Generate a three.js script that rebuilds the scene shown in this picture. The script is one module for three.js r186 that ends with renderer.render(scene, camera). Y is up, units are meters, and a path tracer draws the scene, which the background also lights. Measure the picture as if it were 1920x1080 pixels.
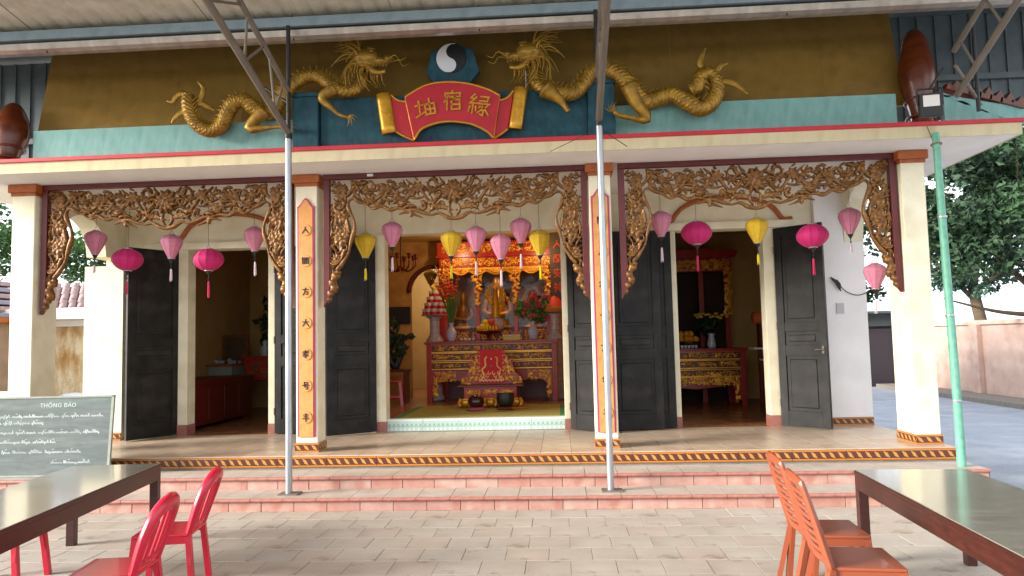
import * as THREE from 'three';
import { mergeGeometries, mergeVertices } from 'three/addons/utils/BufferGeometryUtils.js';
import { RoundedBoxGeometry } from 'three/addons/geometries/RoundedBoxGeometry.js';
import { createNoise4D } from 'simplex-noise';

// ---------------------------------------------------------------- camera, sky, sun, exposure
const scene = new THREE.Scene();
const rad = d => d * Math.PI / 180;
const F = 1380;
const camera = new THREE.PerspectiveCamera(2 * Math.atan(540 / F) * 180 / Math.PI, 16 / 9, 0.05, 400);
camera.position.set(0, 1.6, 8.1);
camera.rotation.set(rad(4.10), rad(3.68), rad(-1.34), 'YXZ');
camera.updateMatrixWorld();
const renderer = new THREE.WebGLRenderer({ antialias: true });
renderer.toneMapping = THREE.LinearToneMapping;
renderer.toneMappingExposure = 3.6;
renderer.shadowMap.enabled = true;
{ // bright hazy overcast sky
  const w = 64, h = 32, d = new Float32Array(w * h * 4);
  for (let j = 0; j < h; j++) for (let i = 0; i < w; i++) {
    const e = (j + .5) / h * 2 - 1, t = Math.max(0, e), k = (j * w + i) * 4;
    d[k] = 1.0 - .22 * t; d[k + 1] = 1.03 - .14 * t; d[k + 2] = 1.06 + .04 * t; d[k + 3] = 1;
  }
  const sky = new THREE.DataTexture(d, w, h, THREE.RGBAFormat, THREE.FloatType);
  sky.mapping = THREE.EquirectangularReflectionMapping; sky.magFilter = THREE.LinearFilter; sky.needsUpdate = true;
  scene.background = sky; scene.environment = sky; scene.backgroundIntensity = .6; scene.environmentIntensity = .6;
}
const sun = new THREE.DirectionalLight(new THREE.Color(1, .94, .84), 3.2);
sun.position.set(-21, 7.6, 8); sun.target.position.set(0, .8, 0);
sun.castShadow = true; sun.shadow.radius = 42; sun.shadow.mapSize.set(2048, 2048);
Object.assign(sun.shadow.camera, { left: -18, right: 18, top: 14, bottom: -14, near: .5, far: 70 });
scene.add(sun, sun.target);

// ---------------------------------------------------------------- helpers
function mulberry(a) { return () => { a |= 0; a = a + 0x6D2B79F5 | 0; let t = Math.imul(a ^ a >>> 15, 1 | a); t = t + Math.imul(t ^ t >>> 7, 61 | t) ^ t; return ((t ^ t >>> 14) >>> 0) / 4294967296; }; }
const R0 = mulberry(7);
const V = (x, y, z) => new THREE.Vector3(x, y, z);
// photo pixel -> point on a plane of known depth or height
function pixelRay(px, py) { return V((px - 960) / F, -(py - 540) / F, -1).applyEuler(camera.rotation); }
function pz(px, py, z) { const d = pixelRay(px, py), t = (z - camera.position.z) / d.z; return camera.position.clone().addScaledVector(d, t); }
function py_(px, py, y) { const d = pixelRay(px, py), t = (y - camera.position.y) / d.y; return camera.position.clone().addScaledVector(d, t); }
function px_(px, py, x) { const d = pixelRay(px, py), t = (x - camera.position.x) / d.x; return camera.position.clone().addScaledVector(d, t); }

const used = {};
function numbered(n) { const k = used[n] = (used[n] ?? -1) + 1; return k ? n + '_' + String(k).padStart(3, '0') : n; }
function shade(o) { o.castShadow = true; o.receiveShadow = true; return o; }
function thing(name, label, category, [x, y, z] = [0, 0, 0], turn = 0, group) {
  const o = new THREE.Group(); o.name = numbered(name); o.position.set(x, y, z); o.rotation.y = turn; scene.add(o);
  o.userData = { label, category }; if (group) o.userData.group = group; return o;
}
function struct(name, geo, m) { const o = shade(new THREE.Mesh(join(geo), m)); o.name = numbered(name); o.userData = { kind: 'structure' }; scene.add(o); return o; }
function clean(g) { g = g.index ? g.toNonIndexed() : g; for (const k of Object.keys(g.attributes)) if (!['position', 'normal', 'uv'].includes(k)) g.deleteAttribute(k); if (!g.attributes.uv) buv(g); return g; }
function join(a) { if (!Array.isArray(a)) return a; if (a.length === 1) return a[0]; return mergeGeometries(a.map(clean)); }
function part(name, geo, m, parent, label) { const o = shade(new THREE.Mesh(join(geo), m)); o.name = name; if (label) o.userData.label = label; parent.add(o); return o; }
function one(name, geo, m, label, category, pos = [0, 0, 0], turn = 0, group) { const o = shade(new THREE.Mesh(join(geo), m)); o.name = numbered(name); o.position.set(...pos); o.rotation.y = turn; o.userData = { label, category }; if (group) o.userData.group = group; scene.add(o); return o; }
function copy(o, pos, turn, label, group) { const c = o.clone(); c.name = numbered(o.name.replace(/_\d{3}$/, '')); c.position.set(...pos); c.rotation.y = turn; c.userData = { ...o.userData }; if (label) c.userData.label = label; if (group) c.userData.group = group; scene.add(c); return c; }
// uv in metres from the dominant normal
function buv(g, ox = 0, oy = 0) {
  const p = g.attributes.position, n = g.attributes.normal, u = new Float32Array(p.count * 2);
  for (let i = 0; i < p.count; i++) {
    const ax = Math.abs(n.getX(i)), ay = Math.abs(n.getY(i)), az = Math.abs(n.getZ(i)), x = p.getX(i), y = p.getY(i), z = p.getZ(i);
    if (ay >= ax && ay >= az) { u[2 * i] = x + ox; u[2 * i + 1] = z + oy; } else if (ax >= az) { u[2 * i] = z + ox; u[2 * i + 1] = y + oy; } else { u[2 * i] = x + ox; u[2 * i + 1] = y + oy; }
  }
  g.setAttribute('uv', new THREE.BufferAttribute(u, 2)); return g;
}
function bx(w, h, d, x = 0, y = 0, z = 0, r = 0) { // centred box
  const g = r ? new RoundedBoxGeometry(w, h, d, 2, Math.min(r, w / 2.01, h / 2.01, d / 2.01)) : new THREE.BoxGeometry(w, h, d).toNonIndexed();
  g.translate(x, y, z); return buv(clean(g));
}
function bb(x0, x1, y0, y1, z0, z1, r = 0) { return bx(x1 - x0, y1 - y0, Math.abs(z1 - z0), (x0 + x1) / 2, (y0 + y1) / 2, (z0 + z1) / 2, r); }
function xf(g, { p = [0, 0, 0], r = [0, 0, 0], s = [1, 1, 1] } = {}) { g.applyMatrix4(new THREE.Matrix4().compose(V(...p), new THREE.Quaternion().setFromEuler(new THREE.Euler(...r)), V(...s))); return g; }
function bar(a, b, r, seg = 8, r2 = r) { // round bar between two points
  a = V(...a); b = V(...b); const d = b.clone().sub(a), g = new THREE.CylinderGeometry(r2, r, d.length(), seg, 1);
  g.applyQuaternion(new THREE.Quaternion().setFromUnitVectors(V(0, 1, 0), d.clone().normalize())); g.translate((a.x + b.x) / 2, (a.y + b.y) / 2, (a.z + b.z) / 2); return clean(g);
}
function beam(a, b, w, h) { // square bar between two points
  a = V(...a); b = V(...b); const d = b.clone().sub(a), g = new THREE.BoxGeometry(w, h, d.length());
  const m = new THREE.Matrix4().lookAt(b, a, Math.abs(d.y) > d.length() * .98 ? V(0, 0, 1) : V(0, 1, 0)); m.setPosition((a.x + b.x) / 2, (a.y + b.y) / 2, (a.z + b.z) / 2); g.applyMatrix4(m); return buv(clean(g));
}
function tube(pts, rad_, { n = 24, seg = 8, flat = 1, close = false, disp = null } = {}) { // tapered tube along a smooth curve; flat squeezes it in z
  const c = new THREE.CatmullRomCurve3(pts.map(p => V(p[0], p[1], p[2] ?? 0)), close, 'centripetal'), P = [], N = [], U = [], I = [];
  const fr = c.computeFrenetFrames(n, close), L = c.getLength();
  for (let i = 0; i <= n; i++) {
    const t = i / n, q = c.getPointAt(t), r = Math.max(.0006, typeof rad_ === 'function' ? rad_(t) : rad_);
    for (let j = 0; j <= seg; j++) {
      const a = j / seg * 2 * Math.PI, rr = disp ? r + disp(t * L, a, r) : r, v = fr.normals[i].clone().multiplyScalar(Math.cos(a)).addScaledVector(fr.binormals[i], Math.sin(a));
      P.push(q.x + v.x * rr, q.y + v.y * rr, q.z + v.z * rr * flat); N.push(v.x, v.y, v.z); U.push(t * L, j / seg * 2 * Math.PI * .05);
    }
  }
  for (let i = 0; i < n; i++) for (let j = 0; j < seg; j++) { const a = i * (seg + 1) + j, b = a + seg + 1; I.push(a, b, a + 1, b, b + 1, a + 1); }
  if (!close) for (const e of [0, n]) { const q = c.getPointAt(e / n), k = P.length / 3, s = e ? 1 : -1, tg = c.getTangentAt(e / n); P.push(q.x, q.y, q.z); N.push(tg.x * s, tg.y * s, tg.z * s); U.push(0, 0); for (let j = 0; j < seg; j++) { const a = e * (seg + 1) + j; e ? I.push(k, a + 1, a) : I.push(k, a, a + 1); } }
  const g = new THREE.BufferGeometry(); g.setAttribute('position', new THREE.Float32BufferAttribute(P, 3)); g.setAttribute('normal', new THREE.Float32BufferAttribute(N, 3)); g.setAttribute('uv', new THREE.Float32BufferAttribute(U, 2)); g.setIndex(I);
  g.computeVertexNormals(); return clean(g);
}
function lathe(pts, seg = 20, at = [0, 0, 0]) { const g = new THREE.LatheGeometry(pts.map(p => new THREE.Vector2(Math.max(p[0], .0005), p[1])), seg); g.translate(...at); return clean(g); }
function ball(r, at = [0, 0, 0], s = [1, 1, 1], seg = 12) { const g = new THREE.SphereGeometry(r, seg, Math.max(6, seg * .7 | 0)); g.scale(...s); g.translate(...at); return clean(g); }
function ext(pts, depth, bevel = 0, holes = []) { // extruded outline, front at +z
  const s = new THREE.Shape(pts.map(p => new THREE.Vector2(p[0], p[1]))); for (const h of holes) s.holes.push(new THREE.Path(h.map(p => new THREE.Vector2(p[0], p[1]))));
  const g = new THREE.ExtrudeGeometry(s, { depth, bevelEnabled: bevel > 0, bevelThickness: bevel, bevelSize: bevel, bevelOffset: -bevel, bevelSegments: 2, steps: 1, curveSegments: 10 }); return buv(clean(g));
}
function quad(a, b, c, d) { const g = new THREE.BufferGeometry(); g.setAttribute('position', new THREE.Float32BufferAttribute([a, b, c, a, c, d].flat(), 3)); g.setAttribute('uv', new THREE.Float32BufferAttribute([0, 0, 1, 0, 1, 1, 0, 0, 1, 1, 0, 1], 2)); g.computeVertexNormals(); return g; }
// carved relief from strokes [ax, ay, ra, bx, by, rb, lift]: real pierced geometry with rounded faces
function relief(strokes, x0, y0, x1, y1, cell, base, puff = .8) {
  const nx = Math.ceil((x1 - x0) / cell) + 1, ny = Math.ceil((y1 - y0) / cell) + 1, Fd = new Float32Array(nx * ny).fill(-1), H = new Float32Array(nx * ny);
  for (const [ax, ay, ra, bx_, by, rb, lift = 0] of strokes) {
    const rm = Math.max(ra, rb) + cell * 1.5, i0 = Math.max(0, Math.floor((Math.min(ax, bx_) - rm - x0) / cell)), i1 = Math.min(nx - 1, Math.ceil((Math.max(ax, bx_) + rm - x0) / cell));
    const j0 = Math.max(0, Math.floor((Math.min(ay, by) - rm - y0) / cell)), j1 = Math.min(ny - 1, Math.ceil((Math.max(ay, by) + rm - y0) / cell)), dx = bx_ - ax, dy = by - ay, l2 = dx * dx + dy * dy || 1e-9;
    for (let j = j0; j <= j1; j++) for (let i = i0; i <= i1; i++) {
      const x = x0 + i * cell, y = y0 + j * cell, t = Math.min(1, Math.max(0, ((x - ax) * dx + (y - ay) * dy) / l2)), d = Math.hypot(x - ax - t * dx, y - ay - t * dy), r = ra + (rb - ra) * t, f = r - d, k = j * nx + i;
      if (f > Fd[k]) Fd[k] = f; if (f > 0) { const h = lift + Math.sqrt(r * r - d * d) * puff; if (h > H[k]) H[k] = h; }
    }
  }
  const P = [], I = [], cache = new Map(), W = []; let back = [];
  const vert = (key, x, y, h) => { let v = cache.get(key); if (v === undefined) { v = P.length / 3; P.push(x, y, base + h); cache.set(key, v); } return v; };
  const cr = [[0, 0], [1, 0], [1, 1], [0, 1]];
  for (let j = 0; j < ny - 1; j++) for (let i = 0; i < nx - 1; i++) {
    const ks = cr.map(([a, b]) => (j + b) * nx + i + a), f = ks.map(k => Fd[k]); if (f[0] <= 0 && f[1] <= 0 && f[2] <= 0 && f[3] <= 0) continue;
    const poly = [], edge = [];
    for (let q = 0; q < 4; q++) {
      const q2 = (q + 1) & 3, k = ks[q], k2 = ks[q2];
      if (f[q] > 0) poly.push(vert(k, x0 + (i + cr[q][0]) * cell, y0 + (j + cr[q][1]) * cell, H[k]));
      if ((f[q] > 0) !== (f[q2] > 0)) {
        const t = f[q] / (f[q] - f[q2]), key = 'e' + Math.min(k, k2) + '_' + Math.max(k, k2);
        const v = vert(key, x0 + (i + cr[q][0] + (cr[q2][0] - cr[q][0]) * t) * cell, y0 + (j + cr[q][1] + (cr[q2][1] - cr[q][1]) * t) * cell, Math.max(H[k], H[k2]) * .45);
        poly.push(v); edge.push([v, f[q] > 0, poly.length - 1]);
      }
    }
    for (let a = 1; a < poly.length - 1; a++) I.push(poly[0], poly[a], poly[a + 1]);
    for (let a = 0; a < edge.length; a++) if (edge[a][1]) { const b = edge[(a + 1) % edge.length]; if (!b[1]) W.push([edge[a][0], b[0]]); }
  }
  const n = P.length / 3, P2 = P.slice(); for (let i = 0; i < n; i++) P2.push(P[3 * i], P[3 * i + 1], 0);
  const front = new THREE.BufferGeometry(); front.setAttribute('position', new THREE.Float32BufferAttribute(P, 3)); front.setIndex(I); front.computeVertexNormals();
  const I2 = []; for (let i = 0; i < I.length; i += 3) I2.push(I[i] + n, I[i + 2] + n, I[i + 1] + n); for (const [a, b] of W) I2.push(a, a + n, b, b, a + n, b + n);
  const bk = new THREE.BufferGeometry(); bk.setAttribute('position', new THREE.Float32BufferAttribute(P2, 3)); bk.setIndex(I2); const b2 = bk.toNonIndexed(); b2.computeVertexNormals();
  return mergeGeometries([buv(clean(front)), buv(clean(b2))]);
}
// ---------------------------------------------------------------- textures
const NS = 256, noiseA = new Float32Array(NS * NS), noiseB = new Float32Array(NS * NS);
{ const n4 = createNoise4D(mulberry(11)); for (let j = 0; j < NS; j++) for (let i = 0; i < NS; i++) {
  const a = i / NS * 2 * Math.PI, b = j / NS * 2 * Math.PI; let s = 0, w = .5, f = .7, s2 = 0;
  for (let o = 0; o < 4; o++) { s += w * n4(Math.cos(a) * f, Math.sin(a) * f, Math.cos(b) * f, Math.sin(b) * f); w *= .5; f *= 2.1; }
  s2 = n4(Math.cos(a) * 9, Math.sin(a) * 9, Math.cos(b) * 9 + 20, Math.sin(b) * 9) * .6 + n4(Math.cos(a) * 19, Math.sin(a) * 19 + 9, Math.cos(b) * 19, Math.sin(b) * 19) * .4;
  noiseA[j * NS + i] = s; noiseB[j * NS + i] = s2;
} }
const nz = (A, u, v) => { u = ((u % 1) + 1) % 1 * NS; v = ((v % 1) + 1) % 1 * NS; const i = u | 0, j = v | 0, fu = u - i, fv = v - j, i2 = (i + 1) % NS, j2 = (j + 1) % NS; i < NS; return (A[j * NS + i] * (1 - fu) + A[j * NS + i2] * fu) * (1 - fv) + (A[j2 * NS + i] * (1 - fu) + A[j2 * NS + i2] * fu) * fv; };
const na = (u, v) => nz(noiseA, u, v), nb = (u, v) => nz(noiseB, u, v);
function dtex(n, fn, metres = 1, srgb = true) {
  const d = new Uint8Array(n * n * 4); for (let j = 0; j < n; j++) for (let i = 0; i < n; i++) { const c = fn(i / n, j / n), k = (j * n + i) * 4; d[k] = Math.max(0, Math.min(255, c[0])); d[k + 1] = Math.max(0, Math.min(255, c[1] ?? c[0])); d[k + 2] = Math.max(0, Math.min(255, c[2] ?? c[0])); d[k + 3] = 255; }
  const t = new THREE.DataTexture(d, n, n); t.wrapS = t.wrapT = THREE.RepeatWrapping; t.magFilter = THREE.LinearFilter; t.minFilter = THREE.LinearMipmapLinearFilter; t.generateMipmaps = true; if (srgb) t.colorSpace = THREE.SRGBColorSpace; t.repeat.set(1 / metres, 1 / metres); t.needsUpdate = true; return t;
}
const mix = (a, b, t) => { t = Math.max(0, Math.min(1, t)); return a.map((v, i) => v + (b[i] - v) * t); };
// mottled surface: base colour, second colour, metres per repeat
function mottled(c1, c2, metres, { n = 256, amt = 1, fine = 10, sx = 1, sy = 1 } = {}) { return dtex(n, (u, v) => { const t = .5 + amt * (na(u * sx, v * sy) * .9 + nb(u * sx * 2, v * sy * 2) * .25), g = nb(u * sx * 3 + .3, v * sy * 3) * fine; return mix(c1, c2, t).map(x => x + g); }, metres); }
function stainedTile(c1, c2, metres, o, k = 0) { return dtex(512, (u, v) => { const t = .5 + na(u, v) * .9 + nb(u * 2, v * 2) * .25, g = nb(u * 3 + .3, v * 3) * 9, st = Math.max(0, na(u * 2 + .37, v * 2 + .11) * 1.6 + nb(u, v) * .25 - .42); return mix(mix(c1, c2, t), [120, 104, 88], Math.min(.55, st)).map(x => x + g); }, metres); }
const bumpFine = dtex(256, (u, v) => [128 + nb(u * 3, v * 3) * 60 + na(u * 2, v * 2) * 50], .6, false);
const M = (o) => new THREE.MeshStandardMaterial({ roughness: .8, ...o });
const hex = h => new THREE.Color(h);
const mt = {
  cream: M({ map: mottled([218, 209, 180], [236, 229, 206], 1.6, { fine: 5, amt: 1.2 }), roughness: .85, bumpMap: bumpFine, bumpScale: .0015 }),
  white: M({ map: mottled([228, 224, 222], [240, 237, 235], 2.4, { fine: 4 }), roughness: .85, bumpMap: bumpFine, bumpScale: .0015 }),
  fascia: M({ map: mottled([188, 175, 140], [205, 193, 160], 1.7, { fine: 6, sx: 3, amt: 1.1 }), roughness: .8, bumpMap: bumpFine, bumpScale: .001 }),
  redline: M({ map: mottled([176, 26, 44], [196, 34, 52], .8, { fine: 10 }), roughness: .55 }),
  cap: M({ map: mottled([150, 76, 26], [172, 92, 36], .6, { fine: 10 }), roughness: .5 }),
  ochre: M({ map: mottled([190, 128, 62], [208, 150, 82], .7, { fine: 8 }), roughness: .55 }),
  magenta: M({ color: hex('#a8285e'), roughness: .5 }),
  maroon: M({ map: mottled([78, 18, 20], [96, 26, 26], .7, { fine: 8 }), roughness: .45 }),
  carve: M({ map: mottled([76, 48, 22], [160, 110, 50], .26, { fine: 22 }), roughness: .45, metalness: .3 }),
  carveGold: M({ map: mottled([112, 66, 26], [160, 106, 42], .3, { fine: 16 }), roughness: .42, metalness: .4 }),
  dragon: M({ map: dtex(256, (u, v) => { const s = Math.abs(Math.sin(u * 60)) * Math.abs(Math.sin(v * 80)), t = .5 + na(u, v) * .8; return mix([104, 76, 22], [190, 148, 52], t * .9 + s * .1); }, .5), bumpMap: bumpFine, bumpScale: .004, roughness: .42, metalness: .4 }),
  gold: M({ map: mottled([176, 122, 26], [214, 164, 52], .3, { fine: 14 }), roughness: .35, metalness: .55 }),
  altarGold: M({ map: mottled([206, 136, 28], [238, 184, 60], .2, { fine: 20 }), roughness: .35, metalness: .45 }),
  lacquer: M({ map: mottled([146, 30, 22], [172, 46, 30], .6, { fine: 8 }), roughness: .32 }),
  lacquerDark: M({ map: mottled([84, 22, 16], [108, 32, 22], .6, { fine: 8 }), roughness: .4 }),
  signRed: M({ map: mottled([168, 12, 32], [186, 20, 40], .6, { fine: 6 }), roughness: .5 }),
  teal: M({ map: mottled([14, 58, 72], [28, 80, 92], .9, { fine: 8, sx: 2, amt: 1.3 }), roughness: .75, bumpMap: bumpFine, bumpScale: .002 }),
  turq: M({ map: mottled([112, 160, 154], [134, 178, 173], 1.3, { fine: 8, sx: 3, amt: 1.3 }), roughness: .8, bumpMap: bumpFine, bumpScale: .002 }),
  brownRoof: M({ map: mottled([122, 94, 42], [140, 110, 54], 1.1, { fine: 6 }), roughness: .33 }),
  ridge: M({ map: mottled([78, 32, 12], [104, 48, 20], .5, { fine: 10 }), roughness: .26 }),
  doorBlack: new THREE.MeshPhysicalMaterial({ specularIntensity: .5, map: mottled([12, 11, 11], [42, 39, 37], 1.3, { fine: 7, amt: 1.5 }), roughness: .46 }),
  galv: M({ map: mottled([150, 156, 162], [186, 190, 196], .4, { fine: 10 }), roughness: .38, metalness: .75 }),
  steelBrown: M({ map: mottled([104, 96, 88], [128, 118, 106], .4, { fine: 10 }), roughness: .6, metalness: .3 }),
  purlin: M({ map: mottled([118, 136, 146], [140, 156, 164], .8, { fine: 8 }), roughness: .55, metalness: .3 }),
  gutter: M({ map: mottled([150, 142, 134], [196, 186, 174], .7, { fine: 14 }), roughness: .28, metalness: .5 }),
  sheet: M({ map: mottled([176, 170, 154], [206, 200, 184], 1.2, { fine: 8 }), roughness: .55, metalness: .15 }),
  sheetDark: M({ map: mottled([70, 80, 84], [88, 98, 100], 1.2, { fine: 6 }), roughness: .6, metalness: .2 }),
  greenPaint: M({ map: mottled([82, 146, 124], [112, 172, 150], .5, { fine: 8 }), roughness: .5 }),
  grout: M({ map: mottled([122, 115, 107], [144, 137, 128], .6, { fine: 14 }), roughness: .95 }),
  court: [0, 1, 2, 3].map(i => M({ map: stainedTile([[160, 150, 139], [162, 152, 142], [161, 148, 137], [162, 151, 140]][i], [[182, 174, 164], [181, 174, 165], [183, 171, 160], [180, 172, 162]][i], 2.3, { fine: 10 }), roughness: .62, bumpMap: bumpFine, bumpScale: .002 })),
  tread: [0, 1].map(i => M({ map: mottled([166, 152, 142], [186, 176, 166], 1.4 + i * .5, { fine: 12 }), roughness: .6, bumpMap: bumpFine, bumpScale: .0015 })),
  nose: M({ map: mottled([146, 86, 76], [174, 122, 110], .9, { fine: 12 }), roughness: .5 }),
  riser: [0, 1, 2].map(i => M({ map: mottled([[162, 110, 97], [166, 118, 106], [160, 110, 98]][i], [[180, 148, 137], [182, 154, 144], [176, 140, 128]][i], .8 + i * .3, { fine: 14, amt: 1.2 }), roughness: .65, bumpMap: bumpFine, bumpScale: .0015 })),
  porch: [0, 1, 2].map(i => M({ map: mottled([[176, 152, 130], [172, 148, 126], [180, 158, 136]][i], [[196, 176, 156], [193, 172, 152], [199, 180, 160]][i], 1.3, { fine: 10 }), roughness: .32 })),
  asphalt: M({ map: mottled([142, 149, 160], [166, 172, 181], 3.1, { fine: 26 }), roughness: .9, bumpMap: bumpFine, bumpScale: .004 }),
  earth: M({ map: mottled([96, 92, 84], [132, 126, 114], 5, { fine: 22 }), roughness: .95 }),
  pinkWall: M({ map: mottled([202, 168, 152], [224, 196, 182], 2.1, { fine: 9, amt: 1.2 }), roughness: .85, bumpMap: bumpFine, bumpScale: .002 }),
  stained: M({ map: dtex(512, (u, v) => { const t = na(u * 2, v * .7) * 1.3 + nb(u, v) * .3; return mix([214, 200, 170], [164, 118, 64], t + .25); }, 2.6), roughness: .9 }),
  yellowWall: M({ map: dtex(256, (u, v) => mix([196, 154, 84], [146, 104, 52], .4 + na(u, v) * .9 + nb(u, v) * .2), 2.4), roughness: .85 }),
  dimWall: M({ map: mottled([192, 156, 92], [206, 172, 110], 2.2, { fine: 6 }), roughness: .85 }),
  interiorFloor: M({ map: mottled([150, 100, 70], [172, 122, 88], 1.4, { fine: 8 }), roughness: .25 }),
  tableTop: new THREE.MeshPhysicalMaterial({ map: mottled([114, 108, 100], [142, 136, 126], .9, { fine: 8, sx: .5, sy: 2 }), roughness: .2, clearcoat: .8, clearcoatRoughness: .12 }),
  tableWood: M({ map: mottled([46, 20, 16], [70, 31, 24], .7, { fine: 8, sy: 3 }), roughness: .38 }),
  redPlastic: new THREE.MeshPhysicalMaterial({ color: hex('#c21434'), roughness: .32, clearcoat: .15 }),
  orangePlastic: new THREE.MeshPhysicalMaterial({ color: hex('#8a452c'), roughness: .36, clearcoat: .15 }),
  china: M({ map: dtex(128, (u, v) => { const t = nb(u * 1.5, v * 1.5) + na(u * 3, v * 3); return t > .12 ? [52, 84, 150] : [222, 226, 230]; }, .22), roughness: .2 }),
  chinaMulti: M({ map: dtex(128, (u, v) => { const t = nb(u * 1.5, v * 1.5) + na(u * 3, v * 3); return t > .25 ? [48, 92, 130] : t < -.22 ? [178, 74, 60] : [206, 208, 202]; }, .2), roughness: .22 }),
  black: M({ color: hex('#17181a'), roughness: .5 }),
  bark: M({ map: mottled([70, 58, 46], [104, 88, 70], .8, { fine: 18, sy: .4 }), roughness: .95, bumpMap: bumpFine, bumpScale: .012 }),
};

// ---------------------------------------------------------------- ground, steps, porch
const YP = .384, S = .128, ZW = -2.05, YS = 3.6;
const XL = -6.62, XR = 4.1; // porch ends
struct('ground', bb(-60, 60, -.3, -.012, -70, 40), mt.earth);
struct('side_yard_paving', bb(4.35, 26, -.2, -.004, -24, 9), mt.asphalt);
{ // courtyard: brick-bond tiles on a mortar bed
  const bed = struct('courtyard_paving', bb(-9, 4.5, -.2, -.0035, .9, 12), mt.grout);
  const T = .322, gap = .0036, vs = [];
  for (let k = 0; k < 8; k++) vs.push(bx(T - gap, .03, T - gap, 0, 0, 0, .0025));
  vs.forEach((g, k) => buv(g, k * .37, k * .61));
  const rest = [[], [], [], []], r = mulberry(3); let cnt = 0;
  for (let row = 0; row < 34; row++) for (let c = -28; c < 14; c++) {
    const x = c * T + (row % 2) * T / 2 + .03, z = 1.0 + (row + .5) * T, mi = r() * 4 | 0, gi = r() * 8 | 0, dy = (r() - .5) * .0025, tx = (r() - .5) * .004, tz = (r() - .5) * .004;
    if (x < -8.9 || x > 4.3) continue;
    const vis = z < 3.5 && x > -3.9 - (3.5 - z) * .75 && x < 3.2 + (3.5 - z) * .55;
    if (vis && cnt < 290) { const o = part(cnt ? 'tile_' + String(cnt).padStart(3, '0') : 'tile', vs[gi], mt.court[mi], bed); o.position.set(x, -.015 + dy, z); o.rotation.set(tx, 0, tz); cnt++; }
    else rest[mi].push(xf(vs[gi].clone(), { p: [x, -.015 + dy, z], r: [tx, 0, tz] }));
  }
  rest.forEach((a, i) => { const o = part('tile_field', a, mt.court[i], bed); o.userData.kind = 'stuff'; });
}
{ // two steps of terracotta with rounded nosing
  const bed = struct('front_steps', [bb(XL, XR + .02, 0, S - .03, .02, .985), bb(XL, XR + .02, S - .03, 2 * S - .03, .02, .56)], mt.grout);
  const w = .325, r = mulberry(5); let kt = 0, kr = 0;
  const tg = [0, 1, 2, 3].map(k => { const b = [[0, -.015], [.44, -.015], [.455, -.012], [.462, -.004], [.462, .006], [.455, .013], [.44, .016], [0, .016]]; const g = ext(b, w - .005, 0); g.rotateY(-Math.PI / 2); g.translate((w - .005) / 2, 0, 0); return buv(g, k * .4, k * .7); });
  const ng = xf(bar([-(w - .005) / 2, 0, 0], [(w - .005) / 2, 0, 0], .0185, 10), {});
  const rg = [0, 1, 2, 3].map(k => buv(bx(w - .006, S - .034, .016, 0, 0, 0, .003), k * .5, k * .3));
  for (const [y, z] of [[S, 1.0], [2 * S, .575]]) for (let k = 0; k < 33; k++) {
    const x = XL + w / 2 + k * w; if (x > XR) continue; const dl = (r() - .5) * .004;
    const t = part('tread_tile', tg[r() * 4 | 0], mt.tread[r() * 2 | 0], bed); t.position.set(x, y - .016, z - .43 + dl);
    const n = part('nosing', ng, mt.nose, t); n.position.set(0, 0, .447);
    const q = part('riser_tile', rg[r() * 4 | 0], mt.riser[r() * 3 | 0], bed); q.position.set(x + .1, y - .032 - (S - .034) / 2 - .003, z - .006 + dl); if (q.position.x + w / 2 > XR + .05) q.position.x -= .1;
  }
}
// printed border tile: a run of tilted cubes
const bandTex = (() => {
  const c = document.createElement('canvas'); c.width = 512; c.height = 128; const g = c.getContext('2d');
  g.fillStyle = '#a4682e'; g.fillRect(0, 0, 512, 128); g.fillStyle = '#583224'; g.fillRect(0, 22, 512, 84);
  for (let k = 0; k < 6; k++) { const x = k * 512 / 6, w = 512 / 6;
    g.fillStyle = '#be8848'; g.beginPath(); g.moveTo(x + 4, 24); g.lineTo(x + w * .52, 44); g.lineTo(x + w * .82, 102); g.lineTo(x + w * .34, 84); g.fill();
      }
  g.fillStyle = '#c98436'; g.fillRect(0, 12, 512, 9); g.fillRect(0, 107, 512, 9); g.fillStyle = '#7a4018'; g.fillRect(0, 21, 512, 2); g.fillRect(0, 105, 512, 2);
  const t = new THREE.CanvasTexture(c); t.colorSpace = THREE.SRGBColorSpace; t.wrapS = t.wrapT = THREE.RepeatWrapping; return t;
})();
mt.band = M({ map: bandTex, roughness: .3 });
// tile slab with the print on its front, w x h, u from 0..span
function bandTile(w, h, d = .012, span = 1, off = 0) { const g = clean(new THREE.BoxGeometry(w, h, d)); const u = g.attributes.uv; for (let i = 0; i < u.count; i++) u.setX(i, off + u.getX(i) * span); return g; }
{
  const bed = struct('porch_floor', bb(XL, XR, -.05, YP - .016, -2.04, -.012), mt.grout);
  const wt = .56, g = bandTile(wt - .004, S - .012); let x = XR - wt / 2;
  for (let k = 0; k < 19; k++, x -= wt) { const o = part('border_tile', g, mt.band, bed); o.position.set(x, YP - S / 2 - .006, -.006); }
  const ge = bandTile(.5, S - .012); for (let k = 0; k < 4; k++) { const o = part('border_tile', ge, mt.band, bed); o.position.set(XR + .006, YP - S / 2 - .006, -.26 - k * .505); o.rotation.y = Math.PI / 2; }
  const T = .335, r = mulberry(17), vs = [0, 1, 2, 3].map(k => buv(bx(T - .004, .016, T - .004, 0, 0, 0, .002), k * .4, k * .8));
  let n = 0;
  for (let i = 0; i < 6; i++) for (let k = 0; k < 32; k++) { const o = part(n ? 'floor_tile_' + String(n).padStart(3, '0') : 'floor_tile', vs[r() * 4 | 0], mt.porch[r() * 3 | 0], bed); o.position.set(XR - T / 2 - k * T + .004, YP - .008, -T / 2 - i * T + .002); n++; }
}
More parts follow.
